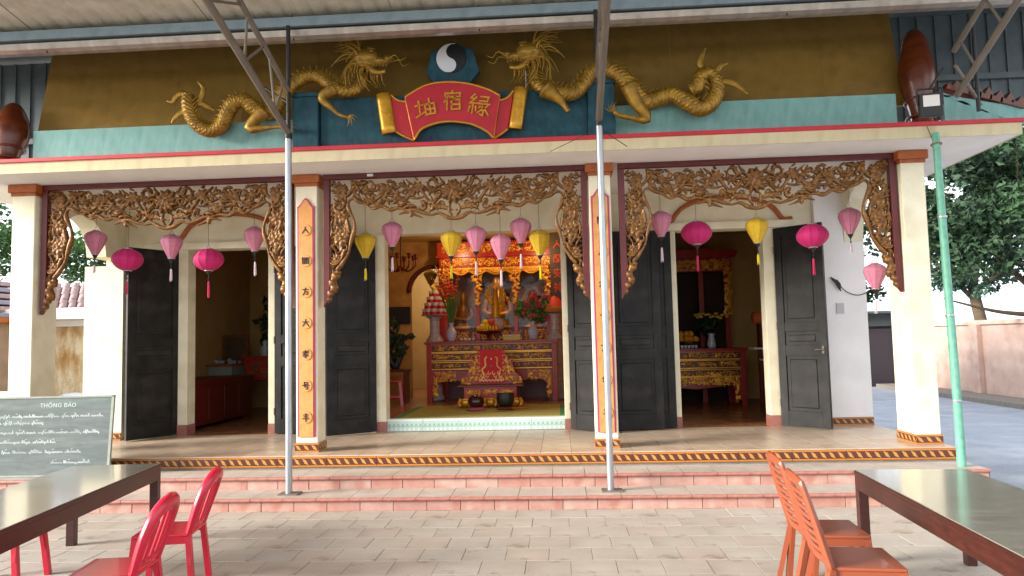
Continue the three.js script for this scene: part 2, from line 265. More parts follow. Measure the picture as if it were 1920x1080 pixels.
// ---------------------------------------------------------------- the temple hall
const hall = thing('temple_hall', 'cream single-storey temple hall with three dark doorways, tiled porch and turquoise parapet', 'temple');
{
  // rear wall with three doorways, and rooms behind it
  const y0 = YP - .02, wz = [ZW, ZW - .2], w = [];
  for (const [a, b] of [[-6.5, -5.42], [-3.98, -2.55], [.15, 1.48], [2.905, 4.11]]) w.push(bb(a, b, y0, YS, ...wz));
  for (const [a, b, y] of [[-5.42, -3.98, 3.0], [-2.55, .15, 3.13], [1.48, 2.905, 3.05]]) w.push(bb(a, b, y, YS, ...wz));
  part('front_wall', w, mt.cream, hall);
  const jamb = (x, y) => { part('door_jamb', bb(x - .07, x + .07, y0 + .16, y, ZW + .03, ZW - .2, .008), mt.cream, hall); part('jamb_tile', bb(x - .073, x + .073, y0, y0 + .16, ZW + .034, ZW - .2), mt.nose, hall); };
  jamb(-5.34, 3.0); jamb(-4.03, 3.0); jamb(-2.5, 3.13); jamb(.1, 3.13); jamb(1.53, 3.05); jamb(2.84, 3.05);
  for (const [a, b, y] of [[-5.9, -3.6, 3.0], [1.1, 3.2, 3.05]]) part('lintel', bb(a, b, y, y + .1, ZW + .06, ZW + .001, .006), mt.cream, hall);
  // side piers and arches at the porch ends
  part('side_pier', bb(-6.5, -5.95, YP, 2.75, -2.049, -1.57), mt.cream, hall);
  const arch = (x0, x1, zf, zb, spring, pier) => { // wall in the yz plane pierced by an arch between zf and zb
    const pts = [[zb, YS], [zb, spring]], c = (zf + zb) / 2, r = (zf - zb) / 2; for (let k = 1; k < 16; k++) { const a = Math.PI - k * Math.PI / 16; pts.push([c + r * Math.cos(a), spring + Math.sin(a) * r * .98]); }
    pts.push([zf, spring], [zf + .02, spring], [zf + .02, YS]); if (pier) pts.unshift([pier, YS]), pts.unshift([pier, spring]), pts.splice(0, 2, [pier, spring], [pier, YS]);
    const g = ext(pts.reverse(), x1 - x0); g.rotateY(-Math.PI / 2); g.translate(x1, 0, 0); return g;
  };
  { // left: springs from column to pier
    const f = (x0, x1, zf, zb, zb2, sp) => { const p = [[zb2, sp], [zb2, YS], [zf + .03, YS], [zf + .03, sp], [zf, sp]], c = (zf + zb) / 2, r = (zf - zb) / 2; for (let k = 1; k < 18; k++) { const a = k * Math.PI / 18; p.push([c + r * Math.cos(a), sp + Math.sin(a) * r * 1.02]); } p.push([zb, sp]); const g = ext(p, x1 - x0); g.rotateY(-Math.PI / 2); g.translate(x1, 0, 0); return g; };
    part('side_arch', f(-6.48, -6.2, -.6, -1.57, -2.048, 2.88), mt.cream, hall);
    part('side_arch', f(3.84, 4.09, -.62, -2.0, -2.048, 2.82), mt.cream, hall);
    part('side_pier', bb(3.46, 4.086, YP, YS - .002, -2.049, -2.003), mt.white, hall);
  }
  const sk = (w_, x, z, ry = 0, span = .4) => { const o = part('skirting_tile', bandTile(w_, .105, .012, span), mt.band, hall); o.position.set(x, YP + .0525, z); o.rotation.y = ry; };
  sk(.5, -6.2, -1.562, 0, .9); sk(.6, 3.79, -1.992, 0, 1.08);
  // columns
  const column = (x0, x1, zf, zb) => {
    const c = new THREE.Group(); c.name = 'column'; hall.add(c);
    part('shaft', bb(x0, x1, YP, YS - .002, zb, zf, .012), mt.cream, c);
    part('capital', [bb(x0 - .035, x1 + .035, YS - .1, YS - .004, zb - .035, zf + .035, .006), bb(x0 - .012, x1 + .012, YS - .14, YS - .1, zb - .012, zf + .012, .004)], mt.cap, c);
    const w_ = x1 - x0 + .024, d = zf - zb + .024, t = (ww, x, z, ry) => { const o = part('skirting_tile', bandTile(ww, .105, .012, ww / .56), mt.band, c); o.position.set(x, YP + .0525, z); o.rotation.y = ry; };
    t(w_, (x0 + x1) / 2, zf + .006, 0); t(d - .024, x1 + .006, (zf + zb) / 2, Math.PI / 2); t(d - .024, x0 - .006, (zf + zb) / 2, -Math.PI / 2);
  };
  column(-6.5, -6.215, -.2, -.62); column(-3.055, -2.8, -.25, -.53); column(.365, .615, -.25, -.53); column(3.805, 4.06, -.2, -.66);
  // porch slab, fascia, red lip
  part('porch_ceiling', bb(-7.4, 4.78, YS, YS + .11, .335, -2.2), mt.white, hall);
  part('fascia', [bb(-7.4, 4.785, YS - .004, YS + .118, .35, .336), bb(4.781, 4.795, YS - .004, YS + .118, .336, -2.2)], mt.fascia, hall);
  part('red_lip', [bb(-7.41, 4.81, YS + .118, YS + .162, .372, -.0, .006), bb(4.2, 4.81, YS + .118, YS + .162, -.001, -2.2, .006)], mt.redline, hall);
  // frieze beam above the carved panels
  // parapet: turquoise gutter wall, dark teal centre with pillars
  part('gutter_wall', bb(-6.12, -2.99, YS + .163, 4.19, -.14, -.02), mt.turq, hall); part('gutter_wall', bb(.668, 3.72, YS + .163, 4.19, -.14, -.02), mt.turq, hall);
  part('centre_parapet', bb(-2.66, .37, YS + .163, 4.40, -.14, .03, .008), mt.teal, hall);
  for (const x of [-2.82, .52]) part('parapet_pillar', [bb(x - .15, x + .15, YS + .163, 4.42, -.16, .08, .01), bb(x - .165, x + .165, 4.42, 4.47, -.175, .095, .008)], mt.teal, hall);
  // hexagonal backing with the white and black emblem
  const hx = []; const hc = pz(848, 128, .03); for (let k = 0; k < 7; k++) { const a = k / 7 * 2 * Math.PI - Math.PI / 2 - .45; hx.push([hc.x + .31 * Math.cos(a), hc.y + .02 + .3 * Math.sin(a)]); }
  const eb = part('emblem_board', xf(ext(hx, .07, .008), { p: [0, 0, -.06] }), mt.teal, hall);
  const cc = pz(846, 109, .03), R = .17, tilt = -.35, rot = (x, y) => [cc.x + x * Math.cos(tilt) - y * Math.sin(tilt), cc.y + x * Math.sin(tilt) + y * Math.cos(tilt)];
  const drop = s => { const p = []; for (let k = 0; k <= 24; k++) { const a = Math.PI / 2 + k / 24 * Math.PI; p.push([R * Math.cos(a), R * Math.sin(a)]); } for (let k = 1; k < 14; k++) { const a = -Math.PI / 2 + k / 14 * Math.PI; p.push([R / 2 * Math.cos(a), -R / 2 + R / 2 * Math.sin(a)]); } for (let k = 1; k < 14; k++) { const a = -Math.PI / 2 - k / 14 * Math.PI; p.push([R / 2 * Math.cos(a), R / 2 + R / 2 * Math.sin(a)]); } return p.map(([x, y]) => rot(x * s, y * s)); };
  part('white_emblem_half', xf(ext(drop(1), .02, .004), { p: [0, 0, .011] }), M({ color: hex('#d6d8dc'), roughness: .5 }), eb);
  part('black_emblem_half', xf(ext(drop(-1), .02, .004), { p: [0, 0, .011] }), mt.black, eb);
  // roof field: long glossy brown sheets rising to the back, hips at both ends
  const sl = [], r = mulberry(31);
  for (let k = 0; k < 12; k++) { const x0 = -6.2 + k * .84, x1 = x0 + .838; const a = [4.1, -.2], b = [5.5, -.5]; const g = ext([[a[1], a[0]], [b[1], b[0]], [b[1] + .03, b[0] + .0], [a[1] + .03, a[0]]], .838); g.rotateY(-Math.PI / 2); g.translate(x0 + .838, 0, (r() - .5) * .003); const o = part('roof_sheet', buv(g), mt.brownRoof, hall); }
  for (const [x, s, k0] of [[3.98, 1, 1], [-6.42, -1, .68]]) { const yy = v => YS + .16 + (v - YS - .16) * k0;
    part('hip_ridge', [tube([[x, YS + .16, .02], [x, yy(4.05), -.02], [x, yy(4.5), -.08], [x + s * .02, yy(4.8), -.12], [x + s * .02, yy(4.95), -.16]], t => (.15 + .035 * Math.sin(t * 7 - 2.2)) * (t > .82 ? Math.sqrt(Math.max(.02, 1 - ((t - .82) / .18) ** 2)) : 1), { n: 28, seg: 14 })], mt.ridge, hall);
    for (let k = 0; k < 4; k++) part('ridge_collar', xf(clean(new THREE.TorusGeometry(.15, .016, 8, 20)), { p: [x, yy(3.9 + k * .2), -.02 - k * .02], r: [Math.PI / 2 - .15, 0, 0] }), mt.ridge, hall);
  }
  // side eave on the right: turquoise slope with serrated tile edge
  const ea = pz(1756, 172, .1), e2 = pz(1990, 216, .1);
  part('side_gutter_wall', ext([[4.16, YS + .163], [4.9, YS + .163], [e2.x, 3.86], [ea.x, ea.y - .02], [4.16, 4.14]], .1), mt.turq, hall).position.z = 0;
  for (let k = 0; k < 7; k++) { const t = k / 7, x = 4.2 + t * .75, y = 4.22 - t * .24; part('edge_tile', ext([[x - .02, y - .045], [x + .12, y - .09], [x + .135, y - .02], [x + .1, y + .05 + (k % 2) * .015], [x + .05, y - .005], [x, y + .02]], .1, .006), mt.ridge, hall).position.z = .02; }
  // rooms: outer shell, partitions, ceiling, back wall
  part('side_wall', bb(-6.5, -6.3, YP - .3, 4.0, -9, -2.251), mt.cream, hall); part('side_wall', bb(3.95, 4.11, YP - .3, 4.0, -9, -2.251), mt.cream, hall);
  part('partition', bb(-3.62, -3.5, YP, YS, -9, -2.252), mt.yellowWall, hall); part('partition', bb(1.0, 1.12, YP, YS, -9, -2.252), mt.yellowWall, hall);
  part('back_wall', bb(-6.5, 4.11, YP - .3, 4.0, -9.2, -9.002), mt.dimWall, hall);
  part('side_room_back_wall', bb(-6.29, -3.63, YP, YS, -6.6, -6.45), mt.dimWall, hall); part('side_room_back_wall', bb(1.13, 3.94, YP, YS, -6.6, -6.45), mt.dimWall, hall);
  part('side_room_lining', bb(-6.298, -6.27, YP, YS, -6.44, -2.255), mt.dimWall, hall); part('side_room_lining', bb(3.92, 3.948, YP, YS, -6.44, -2.255), mt.dimWall, hall);
  part('room_ceiling', bb(-6.6, 4.2, YS + .002, YS + .09, -9.1, -2.21), mt.dimWall, hall);
  part('room_floor', bb(-6.5, 4.11, -.1, YP - .002, -9.1, -2.041), mt.interiorFloor, hall);
  part('raised_floor', bb(-3.49, .99, YP, .546, -9.0, -2.09), mt.interiorFloor, hall);
  // back wall of the middle room with an arched passage on the left
  { const p = [[-3.5, YP], [-3.5, YS], [1.0, YS], [1.0, YP], [-2.0, YP], [-2.0, 2.55]]; for (let k = 0; k <= 12; k++) { const a = k * Math.PI / 12; p.push([-2.47 + .47 * Math.cos(a), 2.6 + .47 * Math.sin(a)]); } p.push([-2.94, YP]);
    part('middle_room_back_wall', xf(ext(p, .12), { p: [0, 0, -6.4] }), mt.yellowWall, hall);
    const ap = []; for (let k = 0; k <= 12; k++) { const a = k * Math.PI / 12; ap.push([-2.47 + .5 * Math.cos(a), 2.6 + .5 * Math.sin(a), -6.26]); } part('arch_moulding', tube(ap, .04, { n: 24 }), mt.maroon, hall); }
  // marble step across the middle doorway
  const mtx = (() => { const c = document.createElement('canvas'); c.width = 512; c.height = 64; const g = c.getContext('2d'); g.fillStyle = '#bcd6ce'; g.fillRect(0, 0, 512, 64); for (let k = 0; k < 8; k++) { g.fillStyle = '#8fb4aa'; for (let q = 0; q < 9; q++) { const a = q / 9 * Math.PI; g.beginPath(); g.ellipse(32 + k * 64 + 20 * Math.cos(a), 40 - 14 * Math.sin(a) + (q % 3) * 4, 7, 4, a, 0, 7); g.fill(); } g.fillStyle = '#d6e8e2'; g.beginPath(); g.ellipse(k * 64, 52, 20, 9, 0, 0, 7); g.fill(); } g.fillStyle = '#dfeae6'; g.fillRect(0, 0, 512, 9); const t = new THREE.CanvasTexture(c); t.colorSpace = THREE.SRGBColorSpace; t.wrapS = THREE.RepeatWrapping; return t; })();
  const ms = M({ map: mtx, roughness: .25 });
  for (let k = 0; k < 5; k++) { const o = part('threshold_tile', clean(new THREE.BoxGeometry(.496, .162, .02)), ms, hall); o.position.set(-2.43 + .25 + k * .5, YP + .082, -2.078); }
  part('threshold_edge', bb(-2.43, .07, .547, .556, -2.16, -2.064, .003), M({ color: hex('#d9e0dc'), roughness: .3 }), hall);
  // arch mouldings over the side doors
  for (const [c, w2] of [[-4.66, .73], [2.3, .76]]) {
    const p = [[c - w2 - .12, 3.17, 0], [c - w2, 3.17, 0]]; for (let k = 1; k < 12; k++) { const a = Math.PI - k * Math.PI / 12; p.push([c + w2 * .92 * Math.cos(a), 3.2 + .3 * Math.sin(a), 0]); } p.push([c + w2, 3.17, 0], [c + w2 + .12, 3.17, 0]);
    const o = part('arch_moulding', tube(p, .035, { n: 60, seg: 6 }), mt.cap, hall); o.position.z = ZW + .012;
  }
}
// door leaves: hinge edge a, free edge b in plan
{
  const leaf = (a, b, y0, y1, handle, name = 'door_leaf') => {
    const W = Math.hypot(b[0] - a[0], b[1] - a[1]), H = y1 - y0, g = new THREE.Group(); g.name = name; g.position.set(a[0], y0, a[1]); g.rotation.y = -Math.atan2(b[1] - a[1], b[0] - a[0]); hall.add(g);
    const st = .105, rails = [[0, .2], [.92, 1.06], [1.24, 1.36], [H - .12, H]], f = [bx(st, H, .045, st / 2, H / 2, 0, .004), bx(st, H, .045, W - st / 2, H / 2, 0, .004)];
    for (const [q, w] of rails) f.push(bx(W - 2 * st + .002, w - q, .043, W / 2, (q + w) / 2, 0, .003));
    part('frame', f, mt.doorBlack, g);
    for (let k = 0; k < 3; k++) { const q = rails[k][1], w = rails[k + 1][0]; part('panel', [bx(W - 2 * st, w - q, .012, W / 2, (q + w) / 2, 0), bx(W - 2 * st - .09, w - q - .09, .032, W / 2, (q + w) / 2, 0, .012)], mt.doorBlack, g); }
    if (handle) { const s = handle; part('handle', [bx(.03, .1, .012, W - .05, 1.0, s * .029, .004), bar([W - .05, 1.0, s * .03], [W - .05, 1.0, s * .065], .007), bar([W - .05, 1.0, s * .065], [W - .14, 1.0, s * .065], .007)], mt.steelBrown, g); for (const hy of [.3, H / 2, H - .3]) part('hinge', bar([.0, hy - .05, s * .026], [.0, hy + .05, s * .026], .009, 8), mt.steelBrown, g); }
  };
  leaf([-5.42, -2.06], [-5.79, -1.40], YP + .012, 2.98, 1);
  leaf([-3.99, -2.0], [-3.32, -1.86], YP + .012, 2.98, 1);
  leaf([-2.565, -2.0], [-3.14, -1.60], YP + .012, 3.1, 1);
  leaf([.12, -2.0], [.66, -1.52], YP + .012, 3.1, 1);
  leaf([1.52, -1.96], [.85, -1.93], YP + .012, 3.03, 0);
  leaf([1.335, -1.82], [.63, -1.76], YP + .012, 3.03, 1);
  leaf([2.915, -2.0], [3.385, -1.52], YP + .012, 3.03, 1);
}

// ---------------------------------------------------------------- carved pierced panels under the eave
const strokeLine = (pts, r, lift = 0) => { const o = []; for (let i = 0; i < pts.length - 1; i++) { const t = i / (pts.length - 1), t2 = (i + 1) / (pts.length - 1), f = typeof r === 'function' ? r : () => r; o.push([pts[i][0], pts[i][1], f(t), pts[i + 1][0], pts[i + 1][1], f(t2), lift]); } return o; };
const smooth2 = (pts, n) => new THREE.CatmullRomCurve3(pts.map(p => V(p[0], p[1], 0)), false, 'centripetal').getPoints(n).map(p => [p.x, p.y]);
function flowerStrokes(cx, cy, R, n, lift) { const o = [[cx, cy, R * .2, cx, cy, R * .2, lift + .008]]; for (let k = 0; k < n; k++) { const a = k / n * 2 * Math.PI + .2; o.push([cx + R * .25 * Math.cos(a), cy + R * .25 * Math.sin(a), R * .1, cx + R * .6 * Math.cos(a), cy + R * .6 * Math.sin(a), R * .17, lift], [cx + R * .6 * Math.cos(a), cy + R * .6 * Math.sin(a), R * .17, cx + R * .98 * Math.cos(a + .1), cy + R * .98 * Math.sin(a + .1), R * .03, lift]); const b = a + Math.PI / n; o.push([cx, cy, R * .14, cx + R * .55 * Math.cos(b), cy + R * .55 * Math.sin(b), R * .1, lift - .004]); } return o; }
const contourL = [[0, -.57], [-.082, -.55], [-.177, -.5], [-.264, -.515], [-.36, -.49], [-.464, -.451], [-.551, -.448], [-.656, -.423], [-.752, -.441], [-.857, -.389], [-.954, -.421], [-1.05, -.36], [-1.12, -.332], [-1.182, -.294], [-1.235, -.306], [-1.257, -.353], [-1.249, -.415], [-1.219, -.477], [-1.184, -.566], [-1.18, -.654], [-1.205, -.74], [-1.232, -.83], [-1.255, -.931], [-1.328, -1.05], [-1.385, -1.123]];
const lowerL = [[-1.344, -1.17], [-1.406, -1.258], [-1.429, -1.347], [-1.491, -1.436], [-1.53, -1.53]];
const edgeY = x => { x = -Math.abs(x); for (let i = 0; i < 14; i++) { const a = contourL[i], b = contourL[i + 1]; if (x <= a[0] && x >= b[0]) return a[1] + (b[1] - a[1]) * (x - a[0]) / (b[0] - a[0]); } return -.3; };
const bracketX = y => { const P = [...contourL.slice(15), ...lowerL]; for (let i = 0; i < P.length - 1; i++) if (y <= P[i][1] && y >= P[i + 1][1]) return P[i][0] + (P[i + 1][0] - P[i][0]) * (y - P[i][1]) / (P[i + 1][1] - P[i][1]); return y > -.353 ? -1.257 : -1.53; };
const insidePanel = (x, y) => { x = -Math.abs(x); if (y > -.07 || x < -1.475) return false; return x > -1.22 ? y > edgeY(x) + .01 : x < bracketX(y) - .005; };
function panelParts() {
  const r = mulberry(77), fol = [], half = [];
  const leaf = (x, y, a, len, w, curl, lift) => { const pts = []; for (let k = 0; k <= 6; k++) { if (!insidePanel(x, y)) break; pts.push([x, y]); x += Math.cos(a) * len / 6; y += Math.sin(a) * len / 6; a += curl / 6; } if (pts.length > 2) half.push(...strokeLine(pts, t => w * (.35 + Math.sin(Math.PI * Math.min(1, t * .85 + .12)) * .75) * (1 - t * .35), lift)); };
  // running vine along the band and down the bracket, with curls
  const vine = []; for (let k = 0; k <= 40; k++) { const x = -k / 40 * 1.36; vine.push([x, edgeY(x) * .52 - .03 + .075 * Math.sin(k * .62)]); }
  half.push(...strokeLine(smooth2(vine, 120), .017, .014));
  const v2 = []; for (let k = 0; k <= 26; k++) { const y = -.1 - k / 26 * 1.28; v2.push([(-1.475 + Math.max(-1.46, bracketX(y))) / 2 + .055 * Math.sin(k * .8), y]); }
  half.push(...strokeLine(smooth2(v2, 90), .016, .014));
  for (let k = 0; k < 270; k++) { const x = k % 3 ? -r() * 1.46 : -1.16 - r() * .3, y = -.08 - r() * (x < -1.2 ? 1.42 : .5); if (!insidePanel(x, y)) continue; const dir = x < -1.2 ? (r() < .6 ? -1.9 : -.7) : (r() < .7 ? 2.8 : .4); leaf(x, y, dir + (r() - .5) * 2.2, .08 + r() * .1, .010 + r() * .009, (r() - .5) * 3.6, r() * .034); }
  for (let k = 0; k < 85; k++) { const y = -.3 - r() * 1.15, x = -1.47 + r() * .3; if (insidePanel(x, y)) leaf(x, y, -1.57 + (r() - .5) * 3.6, .07 + r() * .08, .009 + r() * .008, (r() - .5) * 3.4, r() * .03); }
  for (let k = 0; k < 26; k++) { const x = -r() * 1.45, y = -.1 - r() * (x < -1.2 ? 1.1 : .4); if (!insidePanel(x, y)) continue; const n = 14, R = .03 + r() * .02, a0 = r() * 6, p = []; for (let q = 0; q <= n; q++) p.push([x + R * (1 - q / n * .8) * Math.cos(a0 + q * .5), y + R * (1 - q / n * .8) * Math.sin(a0 + q * .5)]); half.push(...strokeLine(p, .008, .016)); }
  for (const [x, y, R] of [[-.42, -.18, .075], [-.8, -.2, .08], [-1.33, -.2, .09], [-1.34, -.5, .1], [-1.33, -.76, .1], [-1.4, -1.0, .075], [-1.05, -.2, .07], [-.2, -.42, .055], [-.6, -.36, .05]]) half.push(...flowerStrokes(x, y, R, 7, .022));
  for (const [x, y, R] of [[-1.41, -1.2, .05], [-1.45, -1.28, .045], [-1.43, -1.34, .04], [-1.47, -1.4, .04], [-1.49, -1.47, .03], [-1.5, -1.16, .03], [-1.38, -1.16, .03]]) half.push([x, y, R, x - .02, y - .03, R * .6, .02]);
  // hanging clouds below the border
  for (const [x, y] of [[-.53, -.5]]) half.push(...strokeLine([[x - .12, y + .005], [x - .05, y + .03], [x, y + .035]], t => .006 + t * .018, .01), ...strokeLine([[x + .16, y - .045], [x + .07, y - .01], [x, y + .03]], t => .004 + t * .02, .01), ...strokeLine([[x + .02, y - .015], [x + .02, y + .06]], .02, .01));
  for (const s of half) fol.push(s, [-s[0], s[1], s[2], -s[3], s[4], s[5], s[6]]);
  // backing of the border and frame so that nothing floats
  const border = [], bl = smooth2(contourL, 160); border.push(...strokeLine(bl, t => .017 + .006 * Math.sin(t * 40), .008)); for (const s of border.slice()) border.push([-s[0], s[1], s[2], -s[3], s[4], s[5], s[6]]);
  const flower = flowerStrokes(0, -.25, .15, 11, .03).concat(flowerStrokes(0, -.25, .085, 8, .05));
  return { fol: relief(fol, -1.5, -1.56, 1.5, -.05, .0078, .02), border: relief(border, -1.45, -1.2, 1.45, -.2, .0078, .024), flower: relief(flower, -.2, -.45, .2, -.05, .007, .03) };
}
const panel = thing('hanging_fretwork', 'pierced gilded wood panel of vines hanging over the middle doorway', 'carved panel', [-1.19, YS, -.34], 0, 'carved panels under the porch eave');
{
  const P = panelParts();
  part('top_rail', bb(-1.54, 1.54, -.062, -.002, .0, .075, .006), mt.maroon, panel);
  for (const s of [-1, 1]) part('side_rail', xf(ext([[-.035, -1.45], [.035, -1.56], [.035, -.063], [-.035, -.063]].map(([x, y]) => [s < 0 ? -x : x, y]).sort(() => 0), .07, .004), { p: [s * 1.505, 0, 0] }), mt.maroon, panel);
  part('foliage_carving', P.fol, mt.carve, panel).position.z = .012;
  part('scroll_border', P.border, mt.carve, panel).position.z = .016;
  part('centre_flower', P.flower, mt.carve, panel).position.z = .02;
}
copy(panel, [-4.64, YS, -.34], 0, 'pierced gilded wood panel of vines hanging over the doorway behind the chalkboard');
copy(panel, [2.245, YS, -.34], 0, 'pierced gilded wood panel of vines hanging in the bay beside the green pole');
part('paper_label', bx(.07, .03, .002, -.98, -.03, .077), M({ color: hex('#d8d8d6') }), panel);

// ---------------------------------------------------------------- brush characters as raised strokes
const CH = {
  ren: [[[5, 9], [4.5, 6], [1, 1]], [[5, 6.5], [9, 1]]],
  jian: [[[1, 9], [1, 1]], [[1, 9], [4, 9], [4, 6], [1, 6]], [[1, 7.5], [4, 7.5]], [[6, 6], [6, 9], [9, 9], [9, 1]], [[6, 7.5], [9, 7.5]], [[6, 6], [9, 6]], [[3.3, 4.5], [3.3, 1.5], [6.7, 1.5], [6.7, 4.5], [3.3, 4.5]], [[3.3, 3], [6.7, 3]]],
  fang: [[[5, 10], [5, 8.3]], [[1, 8], [9, 8]], [[4.3, 8], [3.8, 4], [1.5, 1]], [[4.2, 5.3], [7.8, 5.3], [7.2, 1.2], [5.8, 1.8]]],
  da: [[[1, 6.5], [9, 6.5]], [[5, 9.5], [4.8, 6], [1, 1]], [[5, 6.5], [9, 1]]],
  xiao: [[[2, 8.5], [7, 8.5]], [[4.5, 10], [4.5, 6.8]], [[1, 6.8], [9, 6.8]], [[8.5, 9.5], [2, 4.5]], [[3.5, 4.8], [7, 4.8], [5, 3.6]], [[5, 3.8], [5, .5], [4, 1]], [[1.5, 3], [8.5, 3]]],
  hao: [[[3, 9.5], [7, 9.5], [7, 6.8], [3, 6.8], [3, 9.5]], [[1, 5.5], [9, 5.5]], [[4, 5.5], [3.6, 3.6], [7.5, 3.6], [7, .8], [5, 1]]],
  feng: [[[2, 8.5], [8, 8.5]], [[2.5, 6], [7.5, 6]], [[1, 3.5], [9, 3.5]], [[5, 10], [5, 0]]],
  kun: [[[.3, 6.5], [3.7, 6.5]], [[2, 8.5], [2, 2]], [[0, 1], [4, 2.8]], [[4.8, 6.5], [4.8, 1.5], [9.2, 1.5], [9.2, 6.5], [4.8, 6.5]], [[4.8, 4], [9.2, 4]], [[7, 9], [7, 1.5]]],
  su: [[[5, 10], [5, 9]], [[1.5, 7.5], [1.5, 8.8], [9, 8.8], [8.7, 7.5]], [[3, 7.5], [1, 4.5]], [[2.2, 5.8], [2.2, .5]], [[4, 7], [9, 7]], [[6.3, 7], [5.8, 5.5]], [[4.5, 5.5], [4.5, .7], [8.6, .7], [8.6, 5.5], [4.5, 5.5]], [[4.5, 3.1], [8.6, 3.1]]],
  yuan: [[[2.5, 9.8], [1, 8], [2.8, 7.6]], [[3.4, 8.6], [.8, 5.6], [3.6, 5.8]], [[2.2, 5.5], [2.2, 1]], [[.9, 4], [.5, 2]], [[3.4, 4.2], [3.8, 2.4]], [[5.4, 9], [8.8, 9], [8.3, 7], [5, 7]], [[4.5, 5.8], [9.6, 5.8]], [[7, 5.8], [5, 4]], [[6.2, 4.8], [7.2, 3], [7, .6], [5.8, 1]], [[7, 3.6], [4.6, 1.6]], [[8.8, 5], [7.4, 3.8]], [[7.3, 3.8], [9.6, 1]]],
  an: [[[5, 10], [5, 8.8]], [[1.3, 7], [1.3, 8.5], [8.7, 8.5], [8.5, 7]], [[4.5, 7.5], [2.8, 3.5], [7.5, .5]], [[6.8, 5.5], [5.5, 2.5], [1.5, .5]], [[.8, 5], [9.2, 5]]],
  shen: [[[2, 9.8], [2.6, 9]], [[.8, 8], [3.8, 8], [.8, 4.8]], [[2.3, 6.3], [2.3, 0]], [[2.6, 5.5], [3.8, 4.6]], [[5, 8], [5, 3], [9.3, 3], [9.3, 8], [5, 8]], [[5, 5.5], [9.3, 5.5]], [[7.1, 10], [7.1, 0]]],
};
function glyph(name, size, w, depth, map = (x, y) => [x, y]) { // centred strokes
  const g = []; for (const s of CH[name]) for (let i = 0; i < s.length - 1; i++) { const A = map((s[i][0] / 10 - .5) * size, (s[i][1] / 10 - .5) * size), B = map((s[i + 1][0] / 10 - .5) * size, (s[i + 1][1] / 10 - .5) * size), dx = B[0] - A[0], dy = B[1] - A[1], l = Math.hypot(dx, dy) || 1, ux = dx / l, uy = dy / l, e = w * .45;
    const p = [[A[0] - ux * e - uy * w / 2, A[1] - uy * e + ux * w / 2], [A[0] - ux * e + uy * w / 2, A[1] - uy * e - ux * w / 2], [B[0] + ux * e + uy * w * .38, B[1] + uy * e - ux * w * .38], [B[0] + ux * e - uy * w * .38, B[1] + uy * e + ux * w * .38]]; g.push(xf(ext(p, depth * (1 + .06 * (i % 3))), {})); } return join(g);
}
{ // couplet boards on the two middle columns
  const board = (x, label, chars) => {
    const t = thing('couplet_board', label, 'board', [x, .56, -.249], 0, 'couplet boards on the columns');
    const o = (w, h, dy) => { const p = [[-w, 0], [w, 0], [w, h]]; for (let k = 0; k <= 12; k++) { const u = 1 - k / 12 * 2; p.push([w * u * .98, h + dy * (.5 + .5 * Math.cos(u * Math.PI))]); } p.push([-w, h]); return p; };
    part('border', ext(o(.102, 2.66, .1), .018, .003), mt.magenta, t);
    part('face', ext(o(.083, 2.645, .095), .023, .003), mt.ochre, t);
    chars.forEach((c, k) => { const d = part('disc', xf(clean(new THREE.CylinderGeometry(.066, .07, .012, 28)), { p: [0, 2.38 - k * .36, .029], r: [Math.PI / 2, 0, 0] }), mt.ochre, t); part('character', xf(glyph(c, .088, .012, .005), { p: [0, 2.38 - k * .36, .035] }), mt.black, d); });
  };
  board(-2.927, 'orange couplet board with seven round characters on the fully visible middle column', ['ren', 'jian', 'fang', 'da', 'xiao', 'hao', 'feng']);
  board(.49, 'orange couplet board with round characters half hidden behind a galvanised post', ['jian', 'ren', 'da', 'hao', 'fang', 'xiao', 'feng']);
}
